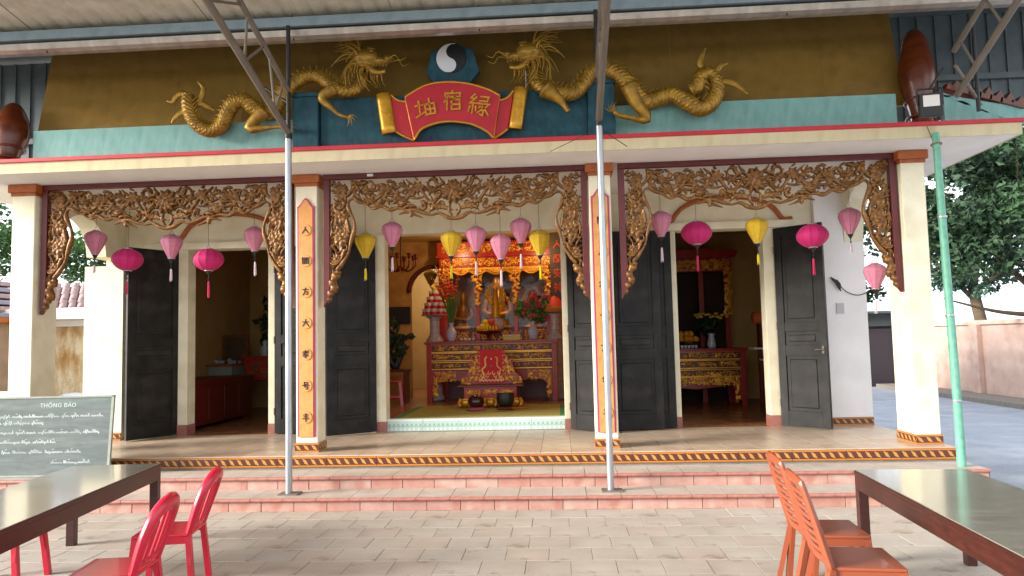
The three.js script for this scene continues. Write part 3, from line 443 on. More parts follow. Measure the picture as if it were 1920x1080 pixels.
// ---------------------------------------------------------------- scroll sign
{
  const t = thing('scroll_sign', 'red and gold scroll sign with three gilt characters on the teal parapet', 'sign', [0, 0, 0]);
  const q = (a, b, z = .1) => { const p = pz(620 + a / 4.695, 60 + b / 4.695, z); return [p.x, p.y]; };
  const topArc = [[655, 575], [740, 520], [840, 470], [960, 446], [1080, 443], [1200, 455], [1330, 488], [1420, 522], [1490, 562]], botArc = [[1435, 937], [1395, 890], [1320, 845], [1240, 812], [1150, 795], [1060, 788], [960, 797], [860, 827], [790, 865], [738, 950]];
  const c = topArc.map(p => q(...p)).concat(botArc.map(p => q(...p)));
  part('face', xf(ext([...c].reverse(), .05, .006), { p: [0, 0, .06] }), mt.signRed, t);
  const rim = (pts, z, r = .016) => part('gold_edging', tube(smooth2(pts.map(p => q(...p)), 24).map(p => [p[0], p[1], z]), r, { n: 40, seg: 7 }), mt.gold, t);
  rim(topArc, .105); rim(botArc, .105);
  rim([[655, 575], [690, 740], [738, 950]], .105, .008); rim([[1490, 562], [1460, 750], [1435, 937]], .105, .008);
  for (const [f, top, bot, roll] of [
    [[[530, 552], [590, 598], [655, 612], [735, 952], [650, 918], [572, 875]], [[530, 552], [590, 598], [655, 612]], [[572, 875], [650, 918], [735, 955]], [[395, 545], [525, 540], [575, 880], [450, 900]]],
    [[[1610, 512], [1555, 575], [1490, 600], [1436, 934], [1500, 895], [1558, 852]], [[1490, 600], [1555, 575], [1610, 512]], [[1435, 938], [1500, 898], [1560, 852]], [[1618, 482], [1738, 490], [1690, 850], [1560, 848]]]]) {
    part('fold', xf(ext(f.map(p => q(...p)), .035, .004), { p: [0, 0, .05] }), mt.signRed, t); rim(top, .09, .014); rim(bot, .09, .014);
    const rp = roll.map(p => q(...p)), mid = k => [(rp[k][0] + rp[k + 1][0]) / 2, (rp[k][1] + rp[k + 1][1]) / 2]; const w0 = Math.abs(rp[1][0] - rp[0][0]) / 2, A = mid(0), B = mid(2);
    const rg = tube([[...A, .085], [(A[0] + B[0]) / 2, (A[1] + B[1]) / 2, .085], [...B, .085]], w0, { n: 6, seg: 18, flat: .55 }); part('roll', rg, mt.gold, t);
  }
  ['kun', 'su', 'yuan'].forEach((n, k) => { const [cx, cy] = q([840, 1075, 1310][k], [672, 612, 652][k]), a = [.14, 0, -.16][k]; part('character', xf(glyph(n, [.235, .225, .25][k], .02, .016), { p: [cx, cy, .114], r: [0, 0, a] }), mt.gold, t); });
}
// ---------------------------------------------------------------- dragons
function dragonHead(sx) { // faces +x, origin at the neck
  const g = [], T = (p, r, o) => g.push(tube(p, r, { n: 12, seg: 7, ...o }));
  g.push(ball(.105, [.05, .02, 0], [1.25, .95, .95], 16), ball(.07, [.16, .0, .0], [1.5, .62, .9], 14), ball(.04, [.25, .03, 0], [1.1, .9, 1.2], 12));
  g.push(tube([[.06, -.05, 0], [.15, -.1, 0], [.24, -.085, 0]], t => .04 - .02 * t, { n: 8, seg: 8 }));
  for (const s of [-1, 1]) { g.push(ball(.026, [.1, .075, s * .055]), ball(.03, [.09, .1, s * .05], [1.4, .5, .8]), ball(.016, [.285, .045, s * .025]));
    T([[0, .08, s * .04], [-.1, .15, s * .07], [-.2, .17, s * .08], [-.28, .23, s * .08]], t => .022 * (1 - t * .8)); // horns
    T([[.24, .0, s * .04], [.33, .05, s * .07], [.38, .0, s * .08], [.43, .03, s * .08]], t => .009 * (1 - t * .7)); // whiskers
  }
  for (let k = 0; k < 5; k++) g.push(bar([.13 + k * .03, -.035, .045], [.133 + k * .03, -.065, .045], .007, 5, .001));
  const r = mulberry(5); for (let k = 0; k < 34; k++) { const a = 1.7 + r() * 2.9, l = .16 + r() * .16, z = (r() - .35) * .14, x = -.02 + r() * .08, y = .02 + (r() - .5) * .12; T([[x, y, z * .5], [x + l * .5 * Math.cos(a), y + l * .5 * Math.sin(a), z], [x + l * Math.cos(a + .45), y + l * Math.sin(a + .45), z * 1.2]], t => .017 * (1 - t * .85)); }
  for (let k = 0; k < 9; k++) { const x = .2 - k * .02, a = -1.9 + r() * .7, l = .14 + r() * .05; T([[x, -.09, (r() - .5) * .07], [x + l * .5 * Math.cos(a), -.09 + l * .5 * Math.sin(a), (r() - .5) * .08], [x + l * Math.cos(a + .25), -.09 + l * Math.sin(a + .25), .02]], t => .012 * (1 - t * .85)); } // beard
  const o = join(g); if (sx < 0) { o.scale(-1, 1, 1); const p = o.attributes.position; for (const at of Object.values(o.attributes)) for (let i = 0; i < at.count; i += 3) for (let c = 0; c < at.itemSize; c++) { const a = at.getComponent(i + 1, c), b = at.getComponent(i + 2, c); at.setComponent(i + 1, c, b); at.setComponent(i + 2, c, a); } } return o;
}
function claw(p, dir, n = 4) { const g = []; for (let k = 0; k < n; k++) { const a = dir + (k - (n - 1) / 2) * .5; g.push(tube([[p[0], p[1], .02], [p[0] + .06 * Math.cos(a), p[1] + .06 * Math.sin(a), .05], [p[0] + .11 * Math.cos(a - .4), p[1] + .11 * Math.sin(a - .4), .03]], t => .013 * (1 - t * .85), { n: 8, seg: 6 })); } return g; }
function dragon(label, body, tails, legs, head, hs, hrot, R) {
  const o0 = [body[0][0], body[0][1]], t = thing('gilded_dragon', label, 'dragon', [o0[0], o0[1], .12], 0, 'gilded dragons facing the scroll sign'), L = p => [p[0] - o0[0], p[1] - o0[1], p[2] ?? 0];
  const bp = body.map((p, i) => L([p[0], p[1], .03 * Math.sin(i * 1.1)]));
  part('body', tube(bp, u => R * (.45 + .62 * Math.sin(Math.PI * Math.min(1, u * .72 + .2))), { n: 460, seg: 30, disp: (s, a) => { const th = a / 6.2832 * 14, col = Math.floor(th), fu = th - col - .5, q = s / .046 + (col % 2) * .5, fv = q - Math.floor(q); return .014 * Math.max(0, 1 - fv - 2.4 * fu * fu) - .002; } }), mt.dragon, t);
  const c = new THREE.CatmullRomCurve3(bp.map(p => V(...p)), false, 'centripetal'), sp = [];
  for (let k = 2; k < 60; k++) { const u = k / 62, q = c.getPointAt(u), tg = c.getTangentAt(u); let nx = -tg.y, ny = tg.x; if (hs < 0) { nx = -nx; ny = -ny; } const r = R * .9, a = Math.atan2(ny, nx) + (hs > 0 ? .5 : -.5); sp.push(bar([q.x + nx * r * .6, q.y + ny * r * .6, q.z], [q.x + nx * r * .6 + .1 * Math.cos(a), q.y + ny * r * .6 + .1 * Math.sin(a), q.z + .01], .024, 5, .002)); }
  part('back_spines', sp, mt.dragon, t);
  for (const q of tails) part('tail_fin', tube(q.map(L), u => .004 + .034 * Math.sin(Math.min(1, u + .08) * 2.2), { n: 16, seg: 8, flat: .6 }), mt.dragon, t);
  for (const [q, r, cl, dir] of legs) { part('leg', [tube(q.map(p => L([p[0], p[1], .05])), u => r * (1.0 - .72 * Math.min(1, u * 1.3)), { n: 26, seg: 10 }), ...(cl ? claw(L(q[q.length - 1]), dir).map(g => xf(g, { p: [0, 0, .03] })) : [])], mt.dragon, t); }
  const h = part('head', xf(dragonHead(hs), { s: [1.22, 1.22, 1.1] }), mt.dragon, t); h.position.set(...L(head).slice(0, 2), .04); h.rotation.z = hrot;
}
dragon('gilded dragon with curled tail over the turquoise wall at the chalkboard end',
  [[-4.169, 4.482], [-4.161, 4.375], [-4.113, 4.214], [-4.019, 4.105], [-3.899, 4.073], [-3.779, 4.134], [-3.7, 4.262], [-3.621, 4.364], [-3.515, 4.386], [-3.396, 4.302], [-3.277, 4.244], [-3.171, 4.278], [-3.092, 4.38], [-3.013, 4.482], [-2.908, 4.582], [-2.789, 4.649], [-2.671, 4.643], [-2.567, 4.579], [-2.45, 4.482], [-2.293, 4.435], [-2.176, 4.495], [-2.136, 4.611], [-2.187, 4.745], [-2.2, 4.83]],
  [[[-4.423, 4.434], [-4.356, 4.417], [-4.303, 4.488], [-4.236, 4.511], [-4.168, 4.455]], [[-4.063, 4.65], [-3.995, 4.567], [-4.008, 4.474], [-4.081, 4.38], [-4.13, 4.36]], [[-4.367, 4.173], [-4.301, 4.249], [-4.207, 4.311], [-4.154, 4.322]], [[-3.86, 4.296], [-3.94, 4.339], [-4.028, 4.378], [-4.12, 4.35]]],
  [[[[-3.24, 4.25], [-3.369, 4.143], [-3.435, 4.054], [-3.303, 4.048], [-3.093, 4.059], [-3.0, 4.049]], .085, 1, 0], [[[-2.44, 4.47], [-2.594, 4.371], [-2.49, 4.248], [-2.387, 4.159], [-2.3, 4.134]], .075, 1, -.5]],
  [-2.15, 4.78], 1, -.12, .076);
dragon('gilded dragon rearing above the scroll sign end with forked tail stretched toward the floodlight',
  [[1.492, 4.279], [1.566, 4.32], [1.584, 4.408], [1.672, 4.464], [1.756, 4.415], [1.779, 4.28], [1.701, 4.121], [1.57, 4.067], [1.444, 4.147], [1.303, 4.235], [1.159, 4.219], [1.013, 4.181], [.9, 4.261], [.789, 4.416], [.676, 4.527], [.546, 4.578], [.412, 4.524], [.32, 4.393], [.2, 4.293], [.039, 4.315], [-.107, 4.367], [-.207, 4.478], [-.219, 4.615], [-.16, 4.74]],
  [[[1.67, 4.748], [1.622, 4.646], [1.605, 4.572], [1.674, 4.484]], [[1.906, 4.565], [1.834, 4.546], [1.753, 4.439]], [[2.104, 4.213], [2.022, 4.284], [1.925, 4.348], [1.782, 4.368]]],
  [[[[-.093, 4.357], [.052, 4.24], [.11, 4.16], [.158, 4.082]], .11, 0, 0], [[[.815, 4.36], [.896, 4.157], [1.005, 3.968], [.846, 3.987], [.688, 4.032], [.654, 4.07]], .1, 1, 2.4]],
  [-.2, 4.76], -1, .12, .082);
// ---------------------------------------------------------------- lanterns
{
  const cloth = (h, rough = .75) => new THREE.MeshPhysicalMaterial({ map: mottled(h.map(v => v * .93), h, .3, { fine: 7 }), roughness: rough, transmission: .15, thickness: 0, sheen: .3, sheenRoughness: .5 });
  const mP = cloth([222, 140, 166]), mY = cloth([226, 186, 34]), mR = cloth([206, 26, 110]), mW = M({ color: hex('#d9c4cc'), roughness: .9 }), mYt = M({ color: hex('#d8c21c'), roughness: .9 }), mRt = M({ color: hex('#c22a58'), roughness: .9 }), mPr = M({ color: hex('#b0607e'), roughness: .6 }), mYr = M({ color: hex('#b08c18'), roughness: .6 }), mRr = M({ color: hex('#98124e'), roughness: .6 });
  const prof = { d: [[.036, 0], [.055, -.008], [.105, -.035], [.128, -.065], [.132, -.085], [.122, -.125], [.098, -.18], [.07, -.235], [.046, -.282], [.038, -.3]], r: [[.05, 0], [.09, -.014], [.145, -.05], [.176, -.1], [.184, -.135], [.174, -.175], [.14, -.22], [.09, -.258], [.05, -.272]] };
  const shell = (p, n) => { const P = [], I = [], U = []; const seg = n * 4; for (let i = 0; i < p.length; i++) for (let j = 0; j <= seg; j++) { const a = j / seg * 2 * Math.PI, w = 1 - .05 * Math.abs(Math.sin(a * n / 2)) * Math.sin(Math.PI * i / (p.length - 1)); P.push(p[i][0] * w * Math.cos(a), p[i][1], p[i][0] * w * Math.sin(a)); U.push(a * .13, p[i][1]); } for (let i = 0; i < p.length - 1; i++) for (let j = 0; j < seg; j++) { const a = i * (seg + 1) + j, b = a + seg + 1; I.push(a, a + 1, b, b, a + 1, b + 1); } const g = new THREE.BufferGeometry(); g.setAttribute('position', new THREE.Float32BufferAttribute(P, 3)); g.setAttribute('uv', new THREE.Float32BufferAttribute(U, 2)); g.setIndex(I); g.computeVertexNormals(); return clean(g); };
  const geo = { d: shell(prof.d, 10), r: shell(prof.r, 12) };
  const ring = (r, y) => xf(clean(new THREE.TorusGeometry(r, .006, 6, 18)), { p: [0, y, 0], r: [Math.PI / 2, 0, 0] });
  const silver = M({ color: hex('#b9b4b0'), roughness: .35, metalness: .6 });
  const tasselG = (y, l) => { const g = [lathe([[.002, y - .012], [.011, y - .02], [.013, y - .04], [.012, y - l * .9], [.014, y - l]], 8)]; for (let k = 0; k < 8; k++) { const a = k / 8 * 6.28; g.push(bar([.009 * Math.cos(a), y - .03, .009 * Math.sin(a)], [.013 * Math.cos(a), y - l - .012 * (k % 3), .013 * Math.sin(a)], .004, 4)); } return join(g); };
  const cache = {};
  const make = (kind, cl, tl) => { const key = kind + cl + tl; if (cache[key]) return cache[key]; const p = prof[kind], b = p[p.length - 1][1]; return cache[key] = { ring: [ring(p[0][0], .003), ring(p[p.length - 1][0] + .001, b - .003), bar([-p[0][0], .003, 0], [p[0][0], .003, 0], .002, 4)], collar: lathe([[.034, b - .004], [.03, b - .02], [.016, b - .045], [.006, b - .06], [.004, b - .085]], 10), bead: join([ball(.011, [0, b - .1, 0], [1, 1, 1], 8), bar([0, b - .085, 0], [0, b - .13, 0], .0025, 4)]), tassel: tasselG(b - .12, tl) }; };
  const put = (px, py, kind, col, tl, label, z = -.8, s = 1) => {
    const p = pz(px, py, z), t = thing('lantern', label, 'lantern', [p.x, p.y, p.z], (px * 7.3) % 1, 'cloth lanterns hung along the porch'), m = make(kind, col, tl), body = { p: mP, y: mY, r: mR }[col];
    part('cloth_body', geo[kind], body, t); const rk = 'rib' + kind; if (!cache[rk]) cache[rk] = Array.from({ length: kind === 'd' ? 10 : 12 }, (_, k) => { const a = (k / (kind === 'd' ? 10 : 12)) * 2 * Math.PI; return tube(prof[kind].map(p => [p[0] * 1.004 * Math.cos(a), p[1], p[0] * 1.004 * Math.sin(a)]), .0022, { n: 10, seg: 4 }); }); for (const rg of cache[rk]) part('rib', rg, { p: mPr, y: mYr, r: mRr }[col], t); part('top_ring', m.ring[0], silver, t); part('bottom_ring', m.ring[1], silver, t); part('crossbar', m.ring[2], silver, t); part('collar', m.collar, mt.black, t); part('bead', m.bead, mt.black, t);
    part('tassel', m.tassel, { p: mW, y: mYt, r: mRt }[col], t);
    const top = YS - p.y - .002; part('cord', [bar([0, .05, 0], [0, top, 0], .0025, 4), bar([0, .05, 0], [-.03, .003, 0], .0018, 4), bar([0, .05, 0], [.03, .003, 0], .0018, 4)], mt.black, t);
    t.rotation.z = ((px * 13.7) % 1 - .5) * .05; t.scale.setScalar(s); t.children[t.children.length - 1].scale.y = 1;
  };
  put(180, 433, 'd', 'p', .1, 'pink tapered lantern in the open side arch beside the end column', -.8);
  put(240, 467, 'r', 'r', .17, 'magenta round lantern in front of the black door leaf behind the chalkboard');
  put(322, 440, 'd', 'p', .15, 'pink tapered lantern between the two magenta lanterns of the dark storeroom doorway');
  put(391, 467, 'r', 'r', .2, 'magenta round lantern with long pink tassel inside the dark storeroom doorway');
  put(477, 426, 'd', 'p', .17, 'pink tapered lantern next to the bracket and galvanised post, over the storeroom doorway');
  put(685, 438, 'd', 'y', .14, 'yellow tapered lantern in front of the black door beside the orange couplet board');
  put(735, 417, 'd', 'p', .17, 'pink tapered lantern at the cream jamb of the altar doorway');
  put(846, 434, 'd', 'y', .14, 'yellow tapered lantern above the green gladioli of the altar');
  put(892, 425, 'd', 'p', .16, 'pink tapered lantern between a yellow lantern and the lowest pink one over the altar');
  put(938, 440, 'd', 'p', .19, 'pink tapered lantern hanging lowest before the middle of the altar canopy');
  put(976, 410, 'd', 'p', .17, 'pink tapered lantern hanging highest before the altar doorway');
  put(1011, 432, 'd', 'y', .16, 'yellow tapered lantern before the dark inscription board of the altar');
  put(1238, 397, 'd', 'p', .17, 'pink tapered lantern before the folded black doors by the post');
  put(1305, 416, 'r', 'r', .19, 'magenta round lantern above the side altar with the yellow flowers');
  put(1418, 409, 'd', 'y', .12, 'yellow tapered lantern at the cream jamb of the side altar doorway');
  put(1522, 421, 'r', 'r', .19, 'magenta round lantern in front of the open door beside the white wall');
  put(1592, 391, 'd', 'p', .1, 'pink tapered lantern against the white end wall above the tangled cable', -.8);
  put(1640, 494, 'd', 'p', .15, 'pink tapered lantern hung low under the tip of the carved bracket', -.8);
}
// ---------------------------------------------------------------- canopy over the courtyard
{
  const cz = .62, post = (x, label, m) => {
    const t = thing('canopy_post', label, 'post', [x, S, .8], 0, 'steel posts of the canopy');
    part('shaft', bar([0, .006, 0], [0, 3.63, 0], .033, 16), m, t); part('base_plate', bx(.2, .012, .16, .01, .006, 0, .002), mt.steelBrown, t);
    part('collar', bar([0, 3.6, 0], [0, 3.66, 0], .04, 14), mt.black, t);
    return t;
  };
  const truss = (t, x) => { // two chords rising over the courtyard, with webs
    const y = v => v - S, zz = v => v - .8, lo = [0, y(3.79), 0], lo2 = [0, y(4.95), zz(4.35)], hi = [0, y(4.24), 0], hi2 = [0, y(5.12), zz(3.3)];
    part('lower_chord', bar(lo, lo2, .034, 12), mt.steelBrown, t); part('upper_chord', bar(hi, hi2, .028, 12), mt.steelBrown, t);
    part('upper_post', bar([0, y(3.76), 0], [0, y(4.93), 0], .022, 10), mt.black, t);
    for (let k = 0; k < 4; k++) { const u = .1 + k * .2, a = lo.map((v, i) => v + (lo2[i] - v) * u), b = hi.map((v, i) => v + (hi2[i] - v) * (u + .1)); part('web', bar(a, b, .013, 8), mt.steelBrown, t); const b2 = hi.map((v, i) => v + (hi2[i] - v) * (u - .05)); part('web', bar(a, b2, .013, 8), mt.steelBrown, t); }
  };
  const a = post(-2.745, 'galvanised canopy post on the lower step beside the couplet column', mt.galv); truss(a); part('brace', bar([0, 3.98, .0], [-.3, 4.2, -.12], .014, 8), mt.black, a);
  const b = post(.445, 'galvanised canopy post standing in front of the second couplet board', mt.galv); truss(b);
  part('wire', [bar([0, 3.58, 0], [-.5, 3.44, -.3], .004, 4), bar([0, 3.58, 0], [.3, 3.46, -.3], .004, 4)], mt.black, b);
  const gp = thing('green_pole', 'turquoise-green painted pole tied to the eave corner beside the end column', 'pole', [3.93, 0, .43]);
  part('shaft', tube([[0, 0, 0], [-.01, 1.2, 0], [-.03, 2.4, 0], [-.045, 3.62, 0]], u => .044 - .008 * u, { n: 12, seg: 14 }), mt.greenPaint, gp);
  for (const y of [.9, 1.75, 2.75]) part('joint', lathe([[.044, -.012], [.048, 0], [.044, .012]], 14, [-.012 * y, y, 0]), mt.galv, gp);
  part('tie', [xf(clean(new THREE.TorusGeometry(.048, .007, 6, 16)), { p: [-.045, 3.5, 0], r: [1.4, 0, 0] }), bar([-.045, 3.5, -.03], [-.1, 3.72, -.06], .006, 5)], M({ color: hex('#7a6a50') }), gp);
  const tr = thing('roof_truss', 'dark steel truss running over the courtyard above the floodlight', 'truss', [3.95, 3.9, .75]);
  part('lower_chord', bar([0, 0, 0], [-.1, 1.35, 3.2], .032, 10), mt.steelBrown, tr); part('upper_chord', bar([0, .45, 0], [-.1, 1.45, 2.6], .028, 10), mt.steelBrown, tr); part('post', bar([.42, -.05, -.4], [.42, .9, -.4], .02, 8), mt.black, tr);
  for (let k = 0; k < 5; k++) part('web', bar([-.02 * k, .15 + k * .2, .35 + k * .48], [-.02 * k, .5 + k * .2, .12 + k * .48], .013, 6), mt.steelBrown, tr);
  part('knee', bar([0, .3, -.0], [.5, .05, -.5], .018, 8), mt.steelBrown, tr);
  // corrugated roof sheets, purlin and gutter
  const cn = thing('canopy_roof', 'beige corrugated sheet canopy roof with blue purlins and shiny gutter above the courtyard', 'canopy', [0, 4.9, cz]);
  const slope = .17, len = 11.5, sheetG = (() => { const w = 1.02, n = 34, P = [], I = [], U = []; for (let i = 0; i <= n; i++) { const x = -w / 2 + w * i / n, ph = i % 6, y = ph === 0 || ph === 5 ? .014 : 0; for (const z of [0, len]) { P.push(x, y + z * slope, z); U.push(x, z); } } for (let i = 0; i < n; i++) { const a = i * 2; I.push(a, a + 2, a + 1, a + 1, a + 2, a + 3); } const g = new THREE.BufferGeometry(); g.setAttribute('position', new THREE.Float32BufferAttribute(P, 3)); g.setAttribute('uv', new THREE.Float32BufferAttribute(U, 2)); g.setIndex(I); const q = g.toNonIndexed(); q.computeVertexNormals(); return q; })();
  for (let k = 0; k < 14; k++) { const o = part('roof_sheet', sheetG, mt.sheet, cn); o.position.set(-8.2 + k, .2 + (k % 2) * .004, -.1); }
  part('purlin', [bb(-8.7, 5.8, .07, .17, .03, .09, .004)], mt.purlin, cn);
  part('purlin', [bb(-8.7, 5.8, .32, .42, 1.2, 1.26, .004)], mt.purlin, cn); for (let k = 0; k < 6; k++) part('purlin', bb(-8.7, 5.8, .6 + k * .26, .7 + k * .26, 2.8 + k * 1.55, 2.86 + k * 1.55, .004), mt.purlin, cn);
  const gp2 = [[-.12, .13], [-.13, .02], [-.1, -.03], [0, -.04], [.06, -.02], [.08, .04], [.07, .045], [.05, -.01], [0, -.03], [-.1, -.02], [-.12, .02]]; const gg = ext(gp2.map(p => [p[0], p[1]]), 14.5); gg.rotateY(-Math.PI / 2); gg.translate(5.8, 0, -.02); part('gutter', buv(gg), mt.gutter, cn);
  for (const x of [-5.5, -2.75, -.76, .44, 2.4]) part('gutter_bracket', [bar([x, -.05, .0], [x, .1, .04], .008, 5), bar([x, .1, .04], [x, .2, .06], .008, 5)], mt.black, cn);
  part('valley_sheet', bb(-9.2, 6.6, .44, .46, -1.6, 1.3), mt.sheetDark, cn);
  // dark metal cladding closing the canopy ends
  const clad = (x0, x1, y0, y1, z, label) => { const t = thing('metal_cladding', label, 'cladding', [x0, y0, z]); const n = Math.round((x1 - x0) / .2); for (let k = 0; k < n; k++) part('panel', [bb(k * .2, k * .2 + .19, 0, y1 - y0, 0, .02), bb(k * .2 + .18, k * .2 + .205, 0, y1 - y0, .02, .04)], mt.sheetDark, t); part('rail', bb(0, x1 - x0, .45, .52, .041, .09), mt.sheetDark, t); };
  clad(-8.9, -6.2, 3.78, 5.3, -.75, 'dark ribbed metal cladding behind the rounded ridge at the chalkboard end');
  clad(3.95, 8.2, 4.08, 5.6, -.75, 'dark ribbed metal cladding above the serrated orange tile edge');
  // floodlight
  const fl = thing('floodlight', 'small black floodlight with square pale lens hung from the truss', 'floodlight', pz(1746, 196, .95).toArray(), -.15);
  part('housing', [bx(.2, .22, .05, 0, 0, -.03, .008), bx(.2, .22, .012, 0, 0, .004, .004), ...[0, 1, 2, 3, 4].map(k => bx(.012, .2, .03, -.08 + k * .04, 0, -.07))], mt.black, fl);
  part('lens', bx(.145, .11, .008, 0, .035, .012, .003), M({ color: hex('#d2cec8'), roughness: .15 }), fl);
  part('bracket', [bar([-.11, 0, -.02], [-.11, .16, -.02], .009, 6), bar([.11, 0, -.02], [.11, .16, -.02], .009, 6), bar([-.11, .16, -.02], [.11, .16, -.02], .009, 6), bar([0, .16, -.02], [.12, .34, .02], .012, 6)], mt.black, fl);
}

// ---------------------------------------------------------------- tables, chairs, chalkboard
function table(name, label, [x, z], turn, w, l, h, topMat) {
  const t = thing(name, label, 'table', [x, 0, z], turn, 'long dark dining tables');
  part('table_top', bx(w - .012, .006, l - .012, 0, h - .003, 0, .002), topMat, t); part('top_board', bx(w, .026, l, 0, h - .0195, 0, .004), mt.tableWood, t);
  for (const s of [-1, 1]) { part('side_rail', bx(.03, .1, l - .13, s * (w / 2 - .018), h - .083, 0, .003), mt.tableWood, t); part('end_rail', bx(w - .13, .1, .03, 0, h - .083, s * (l / 2 - .018), .003), mt.tableWood, t); }
  for (const a of [-1, 1]) for (const b of [-1, 1]) part('leg', bx(.066, h - .034, .066, a * (w / 2 - .036), (h - .034) / 2 + .001, b * (l / 2 - .036), .004), mt.tableWood, t);
  return t;
}
{
  const h = .64, L = 3.1;
  const place = (far0, far1, dir, name, label, m) => { const w = far0.distanceTo(far1), d = dir.clone().normalize(), c = far0.clone().add(far1).multiplyScalar(.5).addScaledVector(d, L / 2); return table(name, label, [c.x, c.z], Math.atan2(d.x, d.z), w, L, h, m); };
  const r0 = py_(1603, 881, h), r1 = py_(1810, 878, h); place(r0, r1, V(-.055, 0, 1), 'dining_table', 'long dark dining table with greenish sheen beside the two brown chairs', mt.tableTop);
  const l0 = py_(140, 872, h), l1 = py_(297, 870, h); place(l0, l1, V(.15, 0, 1), 'dining_table', 'long dark dining table beside the red chairs and the chalkboard', mt.tableTop);
}
function chairBase(t, m, W, D, hs) { // seat and four splayed legs; front is +z
  const s = []; for (let k = 0; k < 1; k++) s.push(bx(W, .022, D, 0, hs, 0, .009));
  part('seat', [...s, bx(W - .02, .05, .014, 0, hs - .03, D / 2 - .012, .004), bx(.014, .05, D - .02, W / 2 - .012, hs - .03, 0, .004), bx(.014, .05, D - .02, -W / 2 + .012, hs - .03, 0, .004)], m, t);
  for (const a of [-1, 1]) for (const b of [-1, 1]) { const x = a * (W / 2 - .02), z = b * (D / 2 - .02); part('leg', [beam([x, hs - .01, z], [x + a * .025, .004, z + b * .035], .042, .034), beam([x - a * .012, hs - .01, z], [x + a * .012, hs * .5, z + b * .016], .05, .026)], m, t); }
}
function redChair(pos, turn, label) {
  const t = thing('red_chair', label, 'chair', [pos[0], 0, pos[1]], turn, 'red plastic chairs at the table'), W = .38, D = .37, hs = .385; chairBase(t, mt.redPlastic, W, D, hs);
  const H = .36, zb = -D / 2 + .01, lean = .12; // rounded hoop with vertical slats
  const at = (x, y0) => { const y = y0 * .88; return [x, hs + y, zb - lean * (y / H) + .035 * (x / W) * (x / W) * 4 * .5]; };
  const hoop = []; for (const [x, y] of [[-.165, 0], [-.175, .12], [-.178, .24], [-.15, .34], [-.08, .4], [0, .415], [.08, .4], [.15, .34], [.178, .24], [.175, .12], [.165, 0]]) hoop.push(at(x, y));
  part('back_hoop', tube(hoop, u => .027 + .013 * Math.sin(Math.PI * u), { n: 44, seg: 10, flat: .8 }), mt.redPlastic, t);
  part('upper_band', tube([at(-.15, .33), at(-.07, .36), at(0, .37), at(.07, .36), at(.15, .33)], .026, { n: 18, seg: 8, flat: .5 }), mt.redPlastic, t); part('lower_band', tube([at(-.168, .06), at(0, .05), at(.168, .06)], .018, { n: 12, seg: 8, flat: .6 }), mt.redPlastic, t);
  for (const x of [-.085, 0, .085]) part('slat', tube([at(x, .05), at(x * 1.03, .2), at(x * .95, .36)], .019, { n: 10, seg: 6, flat: .45 }), mt.redPlastic, t);
}
redChair([-2.66, 3.2], -Math.PI / 2 + .2, 'red plastic chair facing the table end toward the temple steps');
redChair([-2.52, 4.05], -Math.PI / 2 + .16, 'red slatted plastic chair, second along the table from the temple steps');
redChair([-3.9, 3.12], Math.PI / 2 + .15, 'red plastic chair on the chalkboard side of the table');
function brownChair(pos, turn, label) {
  const t = thing('brown_chair', label, 'chair', [pos[0], 0, pos[1]], turn, 'brown plastic chairs at the table'), W = .4, D = .38, hs = .385; chairBase(t, mt.orangePlastic, W, D, hs);
  const zb = -D / 2 + .012, H = .43, lean = .12, at = (x, y) => [x, hs + y, zb - lean * y / H - .02 * (1 - (2 * x / W) ** 2)];
  for (const s of [-1, 1]) part('back_post', [tube([at(s * .19, -.01), at(s * .19, .15), at(s * .185, .3), at(s * .175, .44)], u => .024 - .006 * u, { n: 14, seg: 8 }), beam([s * .19, hs, zb], [s * .21, .004, zb - .09], .045, .03)], mt.orangePlastic, t);
  part('top_rail', tube([at(-.18, .42), at(-.08, .44), at(0, .445), at(.08, .44), at(.18, .42)], .03, { n: 16, seg: 8, flat: .5 }), mt.orangePlastic, t);
  for (let k = 0; k < 8; k++) { const y = .08 + k * .042; part('back_slat', tube([at(-.18, y), at(-.09, y - .004), at(0, y - .006), at(.09, y - .004), at(.18, y)], .0135, { n: 12, seg: 6, flat: .55 }), mt.orangePlastic, t); }
  part('lower_rail', tube([at(-.185, .03), at(0, .025), at(.185, .03)], .022, { n: 10, seg: 8, flat: .5 }), mt.orangePlastic, t);
}
brownChair([1.63, 3.3], Math.PI / 2 - .06, 'brown slat-backed plastic chair at the table corner nearest the temple steps');
brownChair([1.56, 3.93], Math.PI / 2 - .1, 'brown slat-backed plastic chair, second along the table from the temple steps');
